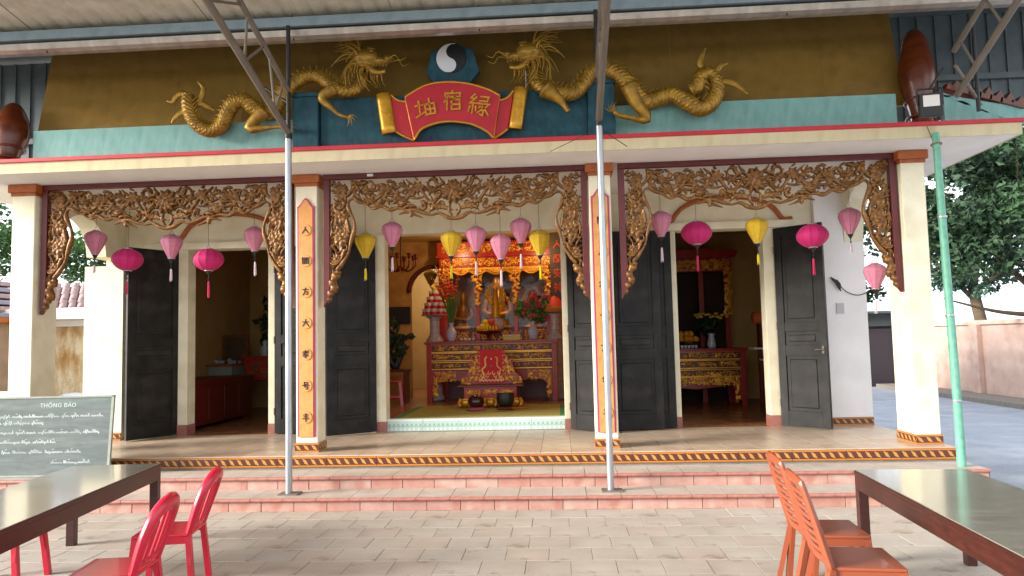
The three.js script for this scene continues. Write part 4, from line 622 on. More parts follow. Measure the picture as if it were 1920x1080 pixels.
{ // chalkboard leaning on the upper step
  const t = thing('chalkboard', 'grey-green chalkboard with a handwritten notice leaning on the steps', 'chalkboard', [-5.86, 2 * S, .42], .02);
  const c = document.createElement('canvas'); c.width = 1024; c.height = 512; const g = c.getContext('2d');
  g.fillStyle = '#566060'; g.fillRect(0, 0, 1024, 512); const r = mulberry(9);
  for (let k = 0; k < 260; k++) { g.fillStyle = `rgba(${140 + r() * 40},${155 + r() * 30},${155 + r() * 30},${.02 + r() * .04})`; g.save(); g.translate(r() * 1024, r() * 512); g.rotate((r() - .5) * .5); g.fillRect(-80, -12, 160 + r() * 120, 16 + r() * 22); g.restore(); }
  g.strokeStyle = 'rgba(40,48,48,.5)'; for (const y of [85, 170, 256, 340, 426]) { g.lineWidth = 1; g.beginPath(); g.moveTo(0, y); g.lineTo(1024, y); g.stroke(); }
  g.fillStyle = '#aebaba'; g.font = '38px sans-serif'; g.fillText('THÔNG BÁO', 600, 62); g.strokeStyle = 'rgba(190,202,202,.85)'; g.lineCap = 'round';
  const word = (x, y, w, h = 14) => { g.lineWidth = 2 + r() * 1.6; g.beginPath(); let px = x; g.moveTo(px, y); while (px < x + w) { const st = 7 + r() * 7, up = r() < .25 ? h * 1.7 : h * (.5 + r() * .5); g.quadraticCurveTo(px + st * .2, y - up * 1.5, px + st * .6, y - up * .3); g.quadraticCurveTo(px + st * .8, y + (r() < .14 ? h * 1.3 : 3), px + st, y - 2); px += st; } g.stroke(); if (r() < .7) { g.beginPath(); g.moveTo(x + w * .4, y - h * 1.7); g.lineTo(x + w * .4 + 9, y - h * 2 + 3); g.stroke(); } };
  const line = (x, y, ws, h) => { for (const w of ws) { word(x, y, w, h); x += w + 16; } };
  line(330, 128, [96, 50, 108, 84, 40, 40, 46, 56]); line(330, 172, [46, 46, 90, 60]); line(370, 236, [86, 46, 52, 92, 62, 60, 86]); line(285, 300, [84, 110, 50, 84, 30]); line(400, 366, [46, 78, 80, 100, 84]); line(690, 436, [58, 66, 70]);
  const tx = new THREE.CanvasTexture(c); tx.colorSpace = THREE.SRGBColorSpace;
  const lean = new THREE.Group(); lean.name = 'slate_assembly'; const W = 2.0, H = .86;
  const slate = clean(new THREE.BoxGeometry(W - .04, H - .04, .012)); slate.translate(0, H / 2, 0);
  const a = part('slate', slate, M({ map: tx, roughness: .8 }), t); a.rotation.x = -.1;
  const f = [bx(W, .022, .028, 0, .011, 0, .004), bx(W, .022, .028, 0, H - .011, 0, .004), bx(.03, H, .028, W / 2 - .015, H / 2, 0, .004), bx(.03, H, .028, -W / 2 + .015, H / 2, 0, .004)]; const fr = part('frame', f, M({ map: mottled([120, 128, 120], [150, 156, 146], .5), roughness: .6 }), t); fr.rotation.x = -.1;
}
// ---------------------------------------------------------------- trees
function foliage(seed, n, blobs, leaf) { // leaf-sized folded faces spread through clumps
  const r = mulberry(seed), P = [], N = [], U = []; const tot = blobs.reduce((s, b) => s + b[3] ** 2, 0);
  for (const [cx, cy, cz, R, sq = .8] of blobs) { const m = Math.round(n * R * R / tot); const sub = []; for (let k = 0; k < 14; k++) { const a = r() * 6.28, e = Math.acos(2 * r() - 1), q = R * (.45 + .55 * r()); sub.push([cx + q * Math.sin(e) * Math.cos(a), cy + q * sq * Math.cos(e), cz + q * Math.sin(e) * Math.sin(a), R * (.22 + .2 * r())]); }
    for (let k = 0; k < m; k++) { const s = sub[r() * 14 | 0], a = r() * 6.28, e = Math.acos(2 * r() - 1), q = s[3] * Math.cbrt(r()) * 1.1; const c = V(s[0] + q * Math.sin(e) * Math.cos(a), s[1] + q * Math.cos(e) * .75, s[2] + q * Math.sin(e) * Math.sin(a));
      const d = V(r() - .5, r() * .7 - .5, r() - .5).normalize(), w = V(r() - .5, r() - .3, r() - .5).cross(d).normalize(), l = leaf * (.6 + .8 * r()), ww = l * .3, up = d.clone().cross(w).normalize(), t0 = c.clone().addScaledVector(d, -l / 2), t1 = c.clone().addScaledVector(d, l / 2), a1 = c.clone().addScaledVector(w, ww).addScaledVector(up, l * .12), a2 = c.clone().addScaledVector(w, -ww).addScaledVector(up, l * .12);
      for (const v of [t0, a1, t1, t0, t1, a2]) { P.push(v.x, v.y, v.z); U.push(v.x * .3, v.y * .3); } } }
  const g = new THREE.BufferGeometry(); g.setAttribute('position', new THREE.Float32BufferAttribute(P, 3)); g.setAttribute('uv', new THREE.Float32BufferAttribute(U, 2)); g.computeVertexNormals(); return g;
}
const leafMat = (a, b) => new THREE.MeshPhysicalMaterial({ map: mottled(a, b, 3, { fine: 20 }), roughness: .7, transmission: .22, thickness: 0, side: THREE.DoubleSide });
const greenA = leafMat([26, 56, 32], [56, 92, 48]), greenB = leafMat([44, 82, 40], [96, 134, 62]), greenC = leafMat([26, 58, 44], [54, 96, 74]);
function tree(name, label, at, trunk, limbs, blobs, n, leaf, m, seed, group = 'trees around the temple yard') {
  const t = thing(name, label, 'tree', at, 0, group);
  part('trunk', tube(trunk.p, u => trunk.r * (1.15 - .55 * u), { n: 14, seg: 10 }), mt.bark, t);
  for (const [p, r] of limbs) part('limb', tube(p, u => r * (1 - .75 * u), { n: 12, seg: 7 }), mt.bark, t);
  part('crown', foliage(seed, n, blobs, leaf), m, t);
}
tree('shade_tree', 'large leafy shade tree leaning over the pink boundary wall', [10.8, 0, -8.9], { p: [[0, 0, 0], [-.2, .9, .1], [-.5, 1.9, .2], [-.4, 3.2, .3], [.1, 4.6, .2]], r: .14 },
  [[[[-.4, 1.6, .2], [.5, 2.3, .3], [1.2, 2.7, .2], [2.0, 3.4, .1]], .09], [[[-.4, 2.4, .2], [-1.2, 3.2, .3], [-1.8, 4.2, .2]], .07], [[[-.4, 3.2, .3], [.5, 3.9, .4], [1.1, 5, .3]], .07], [[[-.5, 1.9, .2], [-1.4, 2.0, .4], [-2.4, 2.3, .3]], .06], [[[-.3, 3.6, .3], [-1.0, 4.6, .9], [-1.3, 5.4, 1.4]], .05]],
  [[-.3, 4.7, .3, 1.7], [1.6, 4.9, .2, 1.6], [-1.9, 4.6, .4, 1.4], [.5, 3.5, .8, 1.0], [2.4, 3.9, -.2, 1.1], [-1.5, 3.3, .6, .8], [.2, 6.2, 0, 1.9], [-2.4, 5.9, 0, 1.5], [2.5, 6.0, .5, 1.7], [-.4, 2.9, .5, .5], [-2.9, 4.1, .3, .9], [-2.2, 3.4, .2, .8], [1.5, 3.2, .3, .9]], 27000, .15, greenA, 21);
tree('yard_tree', 'second darker tree behind the boundary wall, farther along the side yard', [12.6, 0, -15], { p: [[0, 0, 0], [.1, 1.5, 0], [-.1, 3, 0], [.1, 5, 0]], r: .18 },
  [[[[0, 2.4, 0], [-1, 3.4, .2], [-1.8, 4.4, 0]], .08], [[[0, 2.8, 0], [1.2, 3.8, .2], [1.9, 4.8, 0]], .08]],
  [[0, 5.4, 0, 2.2], [-2.2, 5.0, 0, 1.7], [2.2, 5.3, 0, 1.9], [-.8, 3.6, .5, 1.2], [1.2, 3.4, 0, 1.0], [.2, 7.2, 0, 1.9]], 15000, .17, greenC, 22);
tree('hedge_tree', 'low bushy tree in the gap between the end column and the boundary wall', [7.6, 0, -15.5], { p: [[0, 0, 0], [.1, 1.0, 0], [0, 2.2, 0]], r: .12 }, [[[[0, 1.2, 0], [-.7, 2, .1], [-1, 2.8, 0]], .05]], [[0, 3.4, 0, 1.6], [-1.2, 2.9, 0, 1.1], [1.3, 3.1, 0, 1.2], [.3, 4.9, 0, 1.5]], 12000, .15, greenA, 23);
tree('garden_tree', 'pale green garden tree seen through the side arch behind the old house', [-16.5, 0, -19], { p: [[0, 0, 0], [.1, 2, 0], [0, 4, 0]], r: .16 }, [[[[0, 2.5, 0], [-1, 3.8, 0], [-1.6, 4.8, 0]], .07], [[[0, 2.6, 0], [1, 3.8, 0], [1.6, 4.6, 0]], .07]], [[0, 5.6, 0, 1.9], [-1.6, 5.0, .2, 1.4], [1.7, 5.2, 0, 1.4], [.3, 7, 0, 1.4]], 14000, .17, greenB, 24);
tree('garden_tree', 'pale green garden tree at the edge of the view beyond the end column', [-20.6, 0, -15.5], { p: [[0, 0, 0], [.1, 2, 0], [0, 4, 0]], r: .16 }, [[[[0, 2.5, 0], [-1, 3.8, 0], [-1.6, 4.8, 0]], .07]], [[0, 5.6, 0, 1.8], [-1.6, 5.0, .2, 1.4], [1.7, 5.0, 0, 1.2]], 12000, .17, greenB, 25);
// ---------------------------------------------------------------- boundary wall and buildings around the yard
{
  const t = thing('boundary_wall', 'low pink rendered boundary wall with piers and coping along the side yard', 'wall', [10.05, 0, -8]);
  part('wall_face', bb(0, .16, -.05, 1.72, -6.2, 9), mt.pinkWall, t); part('coping', bb(-.06, .22, 1.721, 1.83, -6.25, 9, .01), mt.pinkWall, t);
  for (const z of [-5.9, -2.4, 1.1, 4.6]) part('pier', bb(-.12, .0, -.05, 1.72, z - .17, z + .17, .006), mt.pinkWall, t);
  part('kerb', bb(-.9, -.071, -.05, .1, -6.2, 9, .01), mt.grout, t);
  const d = thing('dark_shed', 'dark roofed shed with blue-black shutter beyond the end column', 'shed', [6.1, 0, -14.5]);
  part('wall', bb(-1.4, 3.9, -.05, 2.0, -2.5, 0), M({ map: mottled([44, 38, 44], [60, 52, 56], 1.6), roughness: .8 }), d); part('fascia', bb(-1.5, 4.0, 1.78, 2.15, .001, .12), M({ color: hex('#3e4a50'), roughness: .7 }), d); part('roof', bb(-1.6, 4.1, 2.151, 2.22, -2.6, .5), mt.sheetDark, d);
  for (let k = 0; k < 4; k++) part('shutter', bb(-1.2 + k * 1.25, -.05 + k * 1.25, 0, 1.7, .002, .04), M({ color: hex('#2c2a34'), roughness: .5 }), d);
  // old house to the left: stained wall, white concrete eave, tiled roof
  const h = thing('old_house', 'old house with rust-stained plaster wall and white concrete eave seen through the side arch', 'house', [-12.6, 0, -9.2]);
  part('wall', bb(-.2, 2.7, -.05, 2.35, -4, 0), mt.stained, h); part('side_wall', bb(-3.9, -1.1, -.05, 2.35, -4, -.1), M({ map: mottled([170, 158, 140], [190, 180, 160], 1.8), roughness: .9 }), h); part('recess', bb(-1.1, -.2, -.05, 2.35, -2, -1.6), M({ color: hex('#70777c'), roughness: .8 }), h);
  part('window', bb(-.95, -.4, 1.2, 2.0, -1.598, -1.56), mt.black, h);
  part('eave', bb(-4.3, 3.1, 2.351, 2.62, -4.2, .7, .01), mt.white, h); part('eave_soffit_beam', bb(-4.1, 2.9, 2.2, 2.35, .02, .12), mt.white, h);
  const tl = [], tm = M({ map: mottled([128, 104, 104], [162, 136, 134], .9, { fine: 16 }), roughness: .8 }), rr = mulberry(41), tg = (() => { const g = new THREE.CylinderGeometry(.09, .1, .36, 8, 1, true, 0, Math.PI); g.rotateX(-Math.PI / 2); g.rotateZ(Math.PI / 2); return clean(g); })();
  const roof = part('roof', ext([[-4.2, 2.62], [3.1, 2.62], [.2, 3.55], [-2.6, 3.55]], .05), tm, h); roof.position.z = -2.2; roof.rotation.x = -.25;
  let q = 0; for (let i = 0; i < 7; i++) for (let k = 0; k < 26; k++) { const y = i * .13, x = -4.0 + k * .27 + (i % 2) * .03; if (x < -4.1 + i * .2 || x > 2.95 - i * .42) continue; const o = part('roof_tile', xf(tg.clone(), {}), tm, roof); o.position.set(x, 2.68 + y, .09 + (rr() - .5) * .015); o.rotation.set(Math.PI / 2 - .1, 0, (rr() - .5) * .03); q++; }
  part('gable_beam', beam([2.2, 2.75, -1.6], [.6, 3.6, -2.4], .12, .16), M({ color: hex('#8c8494'), roughness: .8 }), h);
  const h2 = thing('far_house', 'far house with layered grey tile roof and orange eave beyond the end column', 'house', [-14.2, 0, -6.5]);
  part('wall', bb(-4, 1.0, -.05, 2.3, -3, 0), M({ map: mottled([150, 128, 112], [176, 150, 130], 1.6), roughness: .9 }), h2); part('eave', bb(-4.3, 1.2, 2.301, 2.42, -3.2, .5), mt.cap, h2);
  for (let i = 0; i < 6; i++) part('roof_course', bb(-4.3 + i * .1, 1.2 - i * .1, 2.421 + i * .16, 2.53 + i * .16, -3, .45 - i * .32, .02), i % 2 ? tm : M({ color: hex('#7c7682'), roughness: .8 }), h2);
  const f = thing('railing', 'pink painted concrete railing beside the far house', 'railing', [-11.2, 0, -5.0]);
  part('top_rail', bb(-2.4, 1.1, .78, .88, -.06, .06), mt.pinkWall, f); for (let k = 0; k < 14; k++) part('baluster', bb(-2.3 + k * .25, -2.2 + k * .25, 0, .78, -.04, .04), mt.pinkWall, f);
  // clutter by the old house
  const cart = thing('storage_tub', 'pale plastic tub with lid standing before the stained wall', 'tub', [-11.3, 0, -8.4]); part('tub', lathe([[.01, 0], [.26, 0], [.3, .5], [.31, .52]], 18), M({ color: hex('#b9c0c6'), roughness: .5 }), cart); part('lid', lathe([[.33, .52], [.33, .56], [.2, .62], [.01, .64]], 18), M({ color: hex('#c9ced2'), roughness: .5 }), cart);
  const bx2 = thing('crate', 'white crate with an orange stripe before the stained wall', 'crate', [-10.5, 0, -8.4]); part('box', bb(-.35, .35, 0, .5, -.2, .2, .01), M({ color: hex('#d8d8d4'), roughness: .6 }), bx2); part('stripe', bb(-.352, .352, .36, .43, -.202, .202), M({ color: hex('#c9743a'), roughness: .6 }), bx2);
}

// ---------------------------------------------------------------- inside the hall
function carveStrip(w, h, seed, dense = 1) { // small carved scrollwork filling w x h, lower left at the origin
  const r = mulberry(seed), st = [], n = Math.round(w * h * 900 * dense); let d = Math.min(.03, h * .3);
  for (let k = 0; k < n; k++) { let x = r() * w, y = r() * h, a = r() * 6.28, c = (r() - .5) * 5; const p = []; for (let q = 0; q < 5; q++) { if (x < .006 || y < .006 || x > w - .006 || y > h - .006) break; p.push([x, y]); x += Math.cos(a) * d * .5; y += Math.sin(a) * d * .5; a += c * .3; } if (p.length > 2) st.push(...strokeLine(p, t => d * .26 * (1 - t * .5), r() * .008)); }
  return relief(st, 0, 0, w, h, Math.max(.006, h / 26), .006);
}
function altarTable(name, label, at, W, D, top, floor, arches, full) {
  const t = thing(name, label, 'altar table', at), H = top - floor;
  part('table_top', [bb(-W / 2 - .04, W / 2 + .04, H - .03, H, -D, .04, .006), bb(-W / 2 - .02, W / 2 + .02, H - .055, H - .031, -D, .02)], mt.lacquer, t);
  for (const x of [-1, 1]) for (const z of [0, 1]) part('leg', bb(x * (W / 2 - .045) - .045, x * (W / 2 - .045) + .045, 0, H - .056, z ? -D + .02 : -.085, z ? -D + .1 : 0, .006), mt.lacquer, t);
  part('front_board', bb(-W / 2 + .09, W / 2 - .09, H * .52, H - .056, -.06, -.03), mt.lacquerDark, t);
  const rows = [[H - .17, H - .065], [H - .32, H - .215], [H - .47, H - .375]];
  rows.forEach(([a, b], i) => { part('gilt_strip', [bb(-W / 2 + .09, W / 2 - .09, a - .022, a - .004, -.03, .004), bb(-W / 2 + .09, W / 2 - .09, b + .004, b + .018, -.03, .002)], mt.altarGold, t); const n = i === 0 ? 3 : 4, w = (W - .2) / n; for (let k = 0; k < n; k++) { const o = part('carved_panel', carveStrip(w - .03, b - a - .008, 100 + i * 3 + (k % 2), 1.3), mt.altarGold, t); o.position.set(-W / 2 + .1 + k * w + .015, a + .004, -.028); } });
  // scalloped apron with gilt foliage
  const ap = [[-W / 2 + .09, H * .52]]; for (const s of arches) ap.push(...s); ap.push([W / 2 - .09, H * .52]);
  part('apron', xf(ext([...ap].reverse().map(p => p), .03, .003), { p: [0, 0, -.05] }), mt.lacquer, t);
  for (const s of [-1, 1]) { const a = part('apron_carving', carveStrip(.42, .2, 140 + s, 1.2), mt.altarGold, t); a.position.set(s > 0 ? W / 2 - .53 : -W / 2 + .11, H * .335, -.018); const b = part('bracket_carving', carveStrip(.12, .34, 150 + s, 1.3), mt.altarGold, t); b.position.set(s > 0 ? W / 2 - .215 : -W / 2 + .095, H * .06, -.018); }
  if (full) { const o = part('apron_carving', carveStrip(W - .5, .24, 145, 1.5), mt.altarGold, t); o.position.set(-W / 2 + .25, H * .36, -.016); }
  return t;
}
{
  const fl = .546, zA = -4.75;
  const H = 1.61 - fl, W = 2.29;
  const ar = [[[-W / 2 + .09, .1], [-W / 2 + .13, .12], [-W / 2 + .2, H * .3], [-W / 2 + .3, H * .38], [-W / 2 + .45, H * .38], [-W / 2 + .6, H * .34], [0, H * .32], [W / 2 - .6, H * .34], [W / 2 - .45, H * .38], [W / 2 - .3, H * .38], [W / 2 - .2, H * .3], [W / 2 - .13, .12], [W / 2 - .09, .1]]];
  altarTable('altar_table', 'large red lacquer altar table with gilt carved panels in the middle doorway', [-1.215, fl, zA], W, .8, 1.61, fl, ar);
  // mat
  const m = thing('floor_mat', 'yellow-green woven floor mat with green edges before the altar', 'mat', [-1.16, fl + .002, -3.2]);
  part('weave', bb(-1.12, 1.12, 0, .006, -.85, .95), M({ map: dtex(128, (u, v) => mix([146, 138, 62], [176, 166, 84], .5 + .3 * Math.sin(u * 200) * Math.sin(v * 200) + na(u, v) * .4), .5), roughness: .85 }), m);
  for (const s of [-1, 1]) part('edge', bb(s * 1.17 - .05, s * 1.17 + .05, 0, .007, -.85, .95), M({ color: hex('#3f8a4c'), roughness: .8 }), m);
  // low offering table and the cloth-covered throne back
  const s = thing('offering_table', 'low gilt and red offering table standing on the mat', 'offering table', [-1.14, fl + .009, -3.62]);
  part('table_top', bb(-.52, .52, .325, .35, -.42, .03, .005), mt.lacquerDark, s); part('body', bb(-.42, .42, .14, .324, -.36, -.02, .004), mt.lacquer, s);
  for (let k = 0; k < 3; k++) { const o = part('carved_panel', carveStrip(.25, .1, 160 + k, 1.4), mt.altarGold, s); o.position.set(-.4 + k * .275, .19, -.018); }
  for (const x of [-1, 0, 1]) part('foot', [ball(.09, [x * .4, .075, -.05], [1, .8, .5]), tube([[x * .4 - .07, .14, -.01], [x * .4 - .1, .07, .02], [x * .4 - .06, .02, .03]], .03, { n: 8 }), tube([[x * .4 + .07, .14, -.01], [x * .4 + .1, .07, .02], [x * .4 + .06, .02, .03]], .03, { n: 8 })], mt.altarGold, s);
  part('gilt_strip', bb(-.44, .44, .125, .142, -.37, -.0), mt.altarGold, s);
  const th = thing('carved_screen', 'gilt carved throne screen behind the offering table', 'screen', [-1.14, fl + .36, -3.94]);
  part('board', xf(ext([[-.52, 0], [.52, 0], [.46, .12], [.38, .2], [.34, .36], [.24, .46], [.2, .54], [-.2, .54], [-.24, .46], [-.34, .36], [-.38, .2], [-.46, .12]], .03, .005), {}), mt.lacquer, th);
  for (const q of [-1, 1]) { const st = []; const r = mulberry(61); for (let k = 0; k < 90; k++) { let x = .2 + r() * .3, y = r() * .5; if (y > .5 - (x - .2) * 1.5) continue; let a = r() * 6; const p = []; for (let i = 0; i < 5; i++) { p.push([q * x, y]); x += Math.cos(a) * .016; y += Math.sin(a) * .016; a += .5; } st.push(...strokeLine(p, t => .013 * (1 - t * .5), r() * .012)); } part('carving', xf(relief(st, q > 0 ? .17 : -.54, -.02, q > 0 ? .54 : -.17, .56, .008, .01), { p: [0, 0, .034] }), mt.altarGold, th); }
  const cv = document.createElement('canvas'); cv.width = 256; cv.height = 320; const g = cv.getContext('2d'); g.fillStyle = '#c8141f'; g.fillRect(0, 0, 256, 320);
  g.strokeStyle = '#e6c46c'; g.lineWidth = 14; for (const q of [-1, 1]) { g.beginPath(); g.moveTo(128 + q * 40, 70); g.bezierCurveTo(128 + q * 90, 100, 128 + q * 20, 150, 128 + q * 80, 180); g.bezierCurveTo(128 + q * 110, 210, 128 + q * 40, 230, 128 + q * 90, 280); g.stroke(); g.lineWidth = 8; for (let k = 0; k < 6; k++) { g.beginPath(); g.arc(128 + q * (20 + k * 17), 225 + (k % 3) * 26, 13, 0, 4.6); g.stroke(); } g.lineWidth = 9; }
  g.fillStyle = '#d9c890'; for (let k = 0; k < 14; k++) { g.beginPath(); g.arc(20 + k * 17, 300 - (k % 2) * 8, 9, 0, 7); g.fill(); } g.fillStyle = '#4c8a7a'; g.beginPath(); g.arc(128, 160, 9, 0, 7); g.fill(); for (const q of [-1, 1]) for (let k = 0; k < 8; k++) { g.fillStyle = k % 2 ? '#c7a24a' : '#8f8a86'; g.beginPath(); g.arc(128 + q * 112, 24 + k * 36, 8, 0, 7); g.fill(); } g.fillStyle = '#e2d0a0'; g.beginPath(); g.arc(128, 90, 8, 0, 7); g.fill();
  const ct = new THREE.CanvasTexture(cv); ct.colorSpace = THREE.SRGBColorSpace; const cl = clean(new THREE.BoxGeometry(.44, .54, .014)); const c = one('altar_cloth', cl, M({ map: ct, roughness: .7 }), 'red cloth embroidered with two gold dragons covering the throne screen', 'cloth', [-1.14, fl + .65, -3.895]); c.rotation.x = -.05;
  const w = thing('wooden_fish', 'glossy dark brown wooden fish drum on a pink cushion', 'drum', py_(893, 769, fl + .01).toArray()); part('drum', ball(.125, [0, .13, 0], [1, .9, 1], 20), M({ color: hex('#3a1614'), roughness: .2 }), w); part('cushion', lathe([[.01, 0], [.13, 0], [.145, .02], [.12, .045], [.01, .05]], 18), M({ color: hex('#a04858'), roughness: .9 }), w);
  const b = thing('bell_bowl', 'matt black bronze bell bowl on a ring cushion', 'bowl', py_(948, 768, fl + .01).toArray()); part('bowl', lathe([[.01, .05], [.09, .055], [.125, .1], [.135, .18], [.13, .25], [.115, .25], [.118, .18], [.1, .1], [.01, .08]], 24), mt.black, b); part('cushion', lathe([[.01, 0], [.12, 0], [.135, .022], [.11, .045], [.01, .05]], 18), M({ color: hex('#6a2420'), roughness: .9 }), b); part('striker', bar([.1, .03, .1], [.32, .03, .06], .016, 8), M({ color: hex('#a8502a') }), b);
  // tall altar canopy frame with glazed shrine
  const zf = -5.75, f = thing('altar_canopy', 'carved and gilded red altar canopy with hanging pendants framing the shrine', 'altar canopy', [-1.19, fl, zf]); f.userData.group = 'altar canopies';
  const top = 3.2 - fl, X = [-.98, -.36, .36, .98];
  part('lintel', bb(-1.08, 1.08, top - .2, top, -.1, .02, .006), mt.lacquer, f); part('cornice', [bb(-1.14, 1.14, top, top + .05, -.14, .05, .006), bb(-1.12, 1.12, top + .05, top + .3, -.1, .0, .006)], mt.lacquer, f);
  for (const x of X) part('post', bb(x - .04, x + .04, 0, top - .2, -.06, .0, .006), mt.lacquer, f);
  for (let k = 0; k < 4; k++) { const o = part('lintel_carving', carveStrip(.52, .18, 170 + k % 2, 1.2), mt.altarGold, f); o.position.set(-1.06 + k * .53, top - .19, .022); const o2 = part('cornice_carving', carveStrip(.5, .2, 174 + k % 2, .8), mt.altarGold, f); o2.position.set(-1.04 + k * .53, top + .08, .002); }
  for (const x of X) { const r = mulberry(80), st = []; for (let k = 0; k < 80; k++) { let y = -r() * .72, hw = .13 * (1 + y / .8); let px = (r() - .5) * 2 * hw, a = r() * 6; const p = []; for (let i = 0; i < 4; i++) { p.push([px, y]); px += Math.cos(a) * .014; y += Math.sin(a) * .014; a += .6; } st.push(...strokeLine(p, t => .012, r() * .01)); } part('pendant_carving', xf(relief(st, -.17, -.8, .17, .02, .009, .012), { p: [x, top - .2, .008] }), mt.altarGold, f); }
  for (let k = 0; k < 3; k++) { const a = X[k], c2 = X[k + 1], st = []; for (let q = 0; q < 30; q++) { const u = q / 30, u2 = (q + 1) / 30, y = u => -.06 - .07 * Math.abs(Math.cos(u * Math.PI * 2)); st.push([a + (c2 - a) * u, y(u), .016, a + (c2 - a) * u2, y(u2), .016, .006]); st.push([a + (c2 - a) * u, y(u) + .03, .008, a + (c2 - a) * u2, 0, .008, 0]); } part('festoon', xf(relief(st, a, -.2, c2, .02, .009, .01), { p: [0, top - .2, .004] }), mt.altarGold, f); }
  part('side_screen', [bb(-1.1, -1.02, 0, top - .2, -.1, 0)], mt.lacquer, f); part('shrine_back', bb(-1.05, 1.05, 0, top - .2, -.5, -.46), M({ map: mottled([88, 62, 44], [110, 80, 56], 1.2), roughness: .5 }), f);
  part('shrine_base', [bb(-1.02, 1.02, 0, 1.3, -.44, -.07)], mt.lacquerDark, f); for (let k = 0; k < 4; k++) { const o = part('base_carving', carveStrip(.46, .24, 180 + k % 2, .9), mt.altarGold, f); o.position.set(-.99 + k * .5, 1.03, -.069); }
  part('glass', bb(-.94, .94, 1.31, top - .22, -.075, -.071), new THREE.MeshPhysicalMaterial({ transmission: 1, thickness: 0, roughness: .06, color: 0xffffff, specularIntensity: .35 }), f);
  const statue = (x, h, m, label) => { const t = thing('seated_statue', label, 'statue', [-1.19 + x, fl + 1.302, zf - .26], 0, 'statues inside the shrine'); part('figure', [lathe([[.01, 0], [.16, 0], [.17, .04], [.12, .08], [.13, .2], [.1, .3], [.045, .36], [.07, .41], [.072, .46], [.04, .52], [.01, .55]].map(p => [p[0] * h, p[1] * h * 1.3]), 18), tube([[-.13 * h, .4 * h, .02], [-.17 * h, .22 * h, .08], [0, .16 * h, .13 * h]], .035 * h, { n: 10 }), tube([[.13 * h, .4 * h, .02], [.17 * h, .22 * h, .08], [0, .16 * h, .13 * h]], .035 * h, { n: 10 })], m, t); part('lotus_base', lathe([[.18 * h, -.0], [.2 * h, .03], [.15 * h, .06], [.01, .06]], 16), mt.altarGold, t); };
  statue(0, 1.5, mt.gold, 'gilded seated statue in the middle of the glazed shrine'); statue(-.66, 1.0, mt.carveGold, 'small brown seated statue in the glazed shrine beside the gladioli'); statue(.66, 1.0, mt.carveGold, 'small brown seated statue in the glazed shrine beside the lilies');
  // many-armed gilt figure in front
  const ma = thing('gilt_figure', 'gilt figure with raised hands standing on a painted pedestal before the shrine', 'statue', pz(930, 620, -5.2).toArray());
  part('pedestal', lathe([[.01, 0], [.13, 0], [.15, .05], [.16, .14], [.14, .2], [.17, .23], [.01, .24]], 18), mt.chinaMulti, ma); part('figure', [tube([[0, .22, 0], [0, .42, .01], [0, .62, 0], [0, .74, 0]], u => .085 - .05 * u, { n: 12 }), ball(.05, [0, .76, 0], [1, 1.2, 1])], mt.gold, ma);
  for (const q of [-1, 1]) for (let k = 0; k < 5; k++) { const a = .3 + k * .26; part('arm', tube([[q * .03, .5, 0], [q * (.06 + .1 * Math.sin(a)), .48 + .05 * k, .03], [q * (.03 + .17 * Math.sin(a)), .46 + .28 * Math.cos(a) + .06, .04], [q * (.02 + .19 * Math.sin(a)), .5 + .36 * Math.cos(a), .04]], u => .026 - .012 * u, { n: 12 }), mt.gold, ma); }
  // dark inscription board on the right
  const ib = thing('inscription_board', 'dark vertical board with red characters at the altar side', 'board', [-.02, 2.1, -5.6]); part('board', bb(-.14, .14, 0, 1.5, 0, .03, .005), M({ color: hex('#3a3226'), roughness: .5 }), ib); ['ren', 'jian', 'an', 'shen', 'da'].forEach((n, k) => part('character', xf(glyph(n, .17, .02, .008), { p: [0, 1.28 - k * .27, .032] }), M({ color: hex('#c8401c'), roughness: .5 }), ib));
  // vases and flowers on the altar
  const vaseP = [[.01, 0], [.06, 0], [.065, .02], [.09, .09], [.095, .15], [.075, .2], [.04, .25], [.035, .29], [.05, .33], [.045, .33], [.03, .29], [.01, .2]];
  const ty = 1.612, onT = (px, z) => { const p = pz(px, 600, z); return [p.x, ty, z]; };
  const v1 = thing('vase', 'blue and white porcelain vase holding the gladioli', 'vase', onT(846, -4.95)); part('vase', lathe(vaseP, 22), mt.china, v1);
  const v2 = thing('vase', 'blue and white porcelain vase holding the pink lilies', 'vase', onT(999, -4.98)); part('vase', lathe(vaseP, 22), mt.china, v2);
  const stemM = M({ color: hex('#4a7a30'), roughness: .7, side: THREE.DoubleSide }), petR = M({ color: hex('#d2402c'), roughness: .7, side: THREE.DoubleSide }), petP = M({ color: hex('#c8405e'), roughness: .7, side: THREE.DoubleSide }), petY = M({ color: hex('#d8b41c'), roughness: .7, side: THREE.DoubleSide });
  const r = mulberry(91);
  { const t = thing('gladioli', 'tall spray of red gladioli with long green leaves in the altar vase', 'flowers', onT(846, -4.95)); t.position.y += .26;
    for (let k = 0; k < 16; k++) { const a = r() * 6.28, l = .8 + r() * .35, sp = .14 + r() * .26, tip = [Math.cos(a) * sp, l, Math.sin(a) * sp * .5]; part('stem', tube([[0, 0, 0], [tip[0] * .35, l * .5, tip[2] * .4], tip], u => .009 - .005 * u, { n: 8, seg: 5 }), stemM, t); const bl = []; for (let q = 0; q < 6; q++) { const u = .62 + q * .065; bl.push(ball(.026 - q * .0025, [tip[0] * u * u + (r() - .5) * .03, l * u, tip[2] * u + (r() - .5) * .03], [1, 1.2, 1], 7)); } part('blossoms', bl, petR, t); }
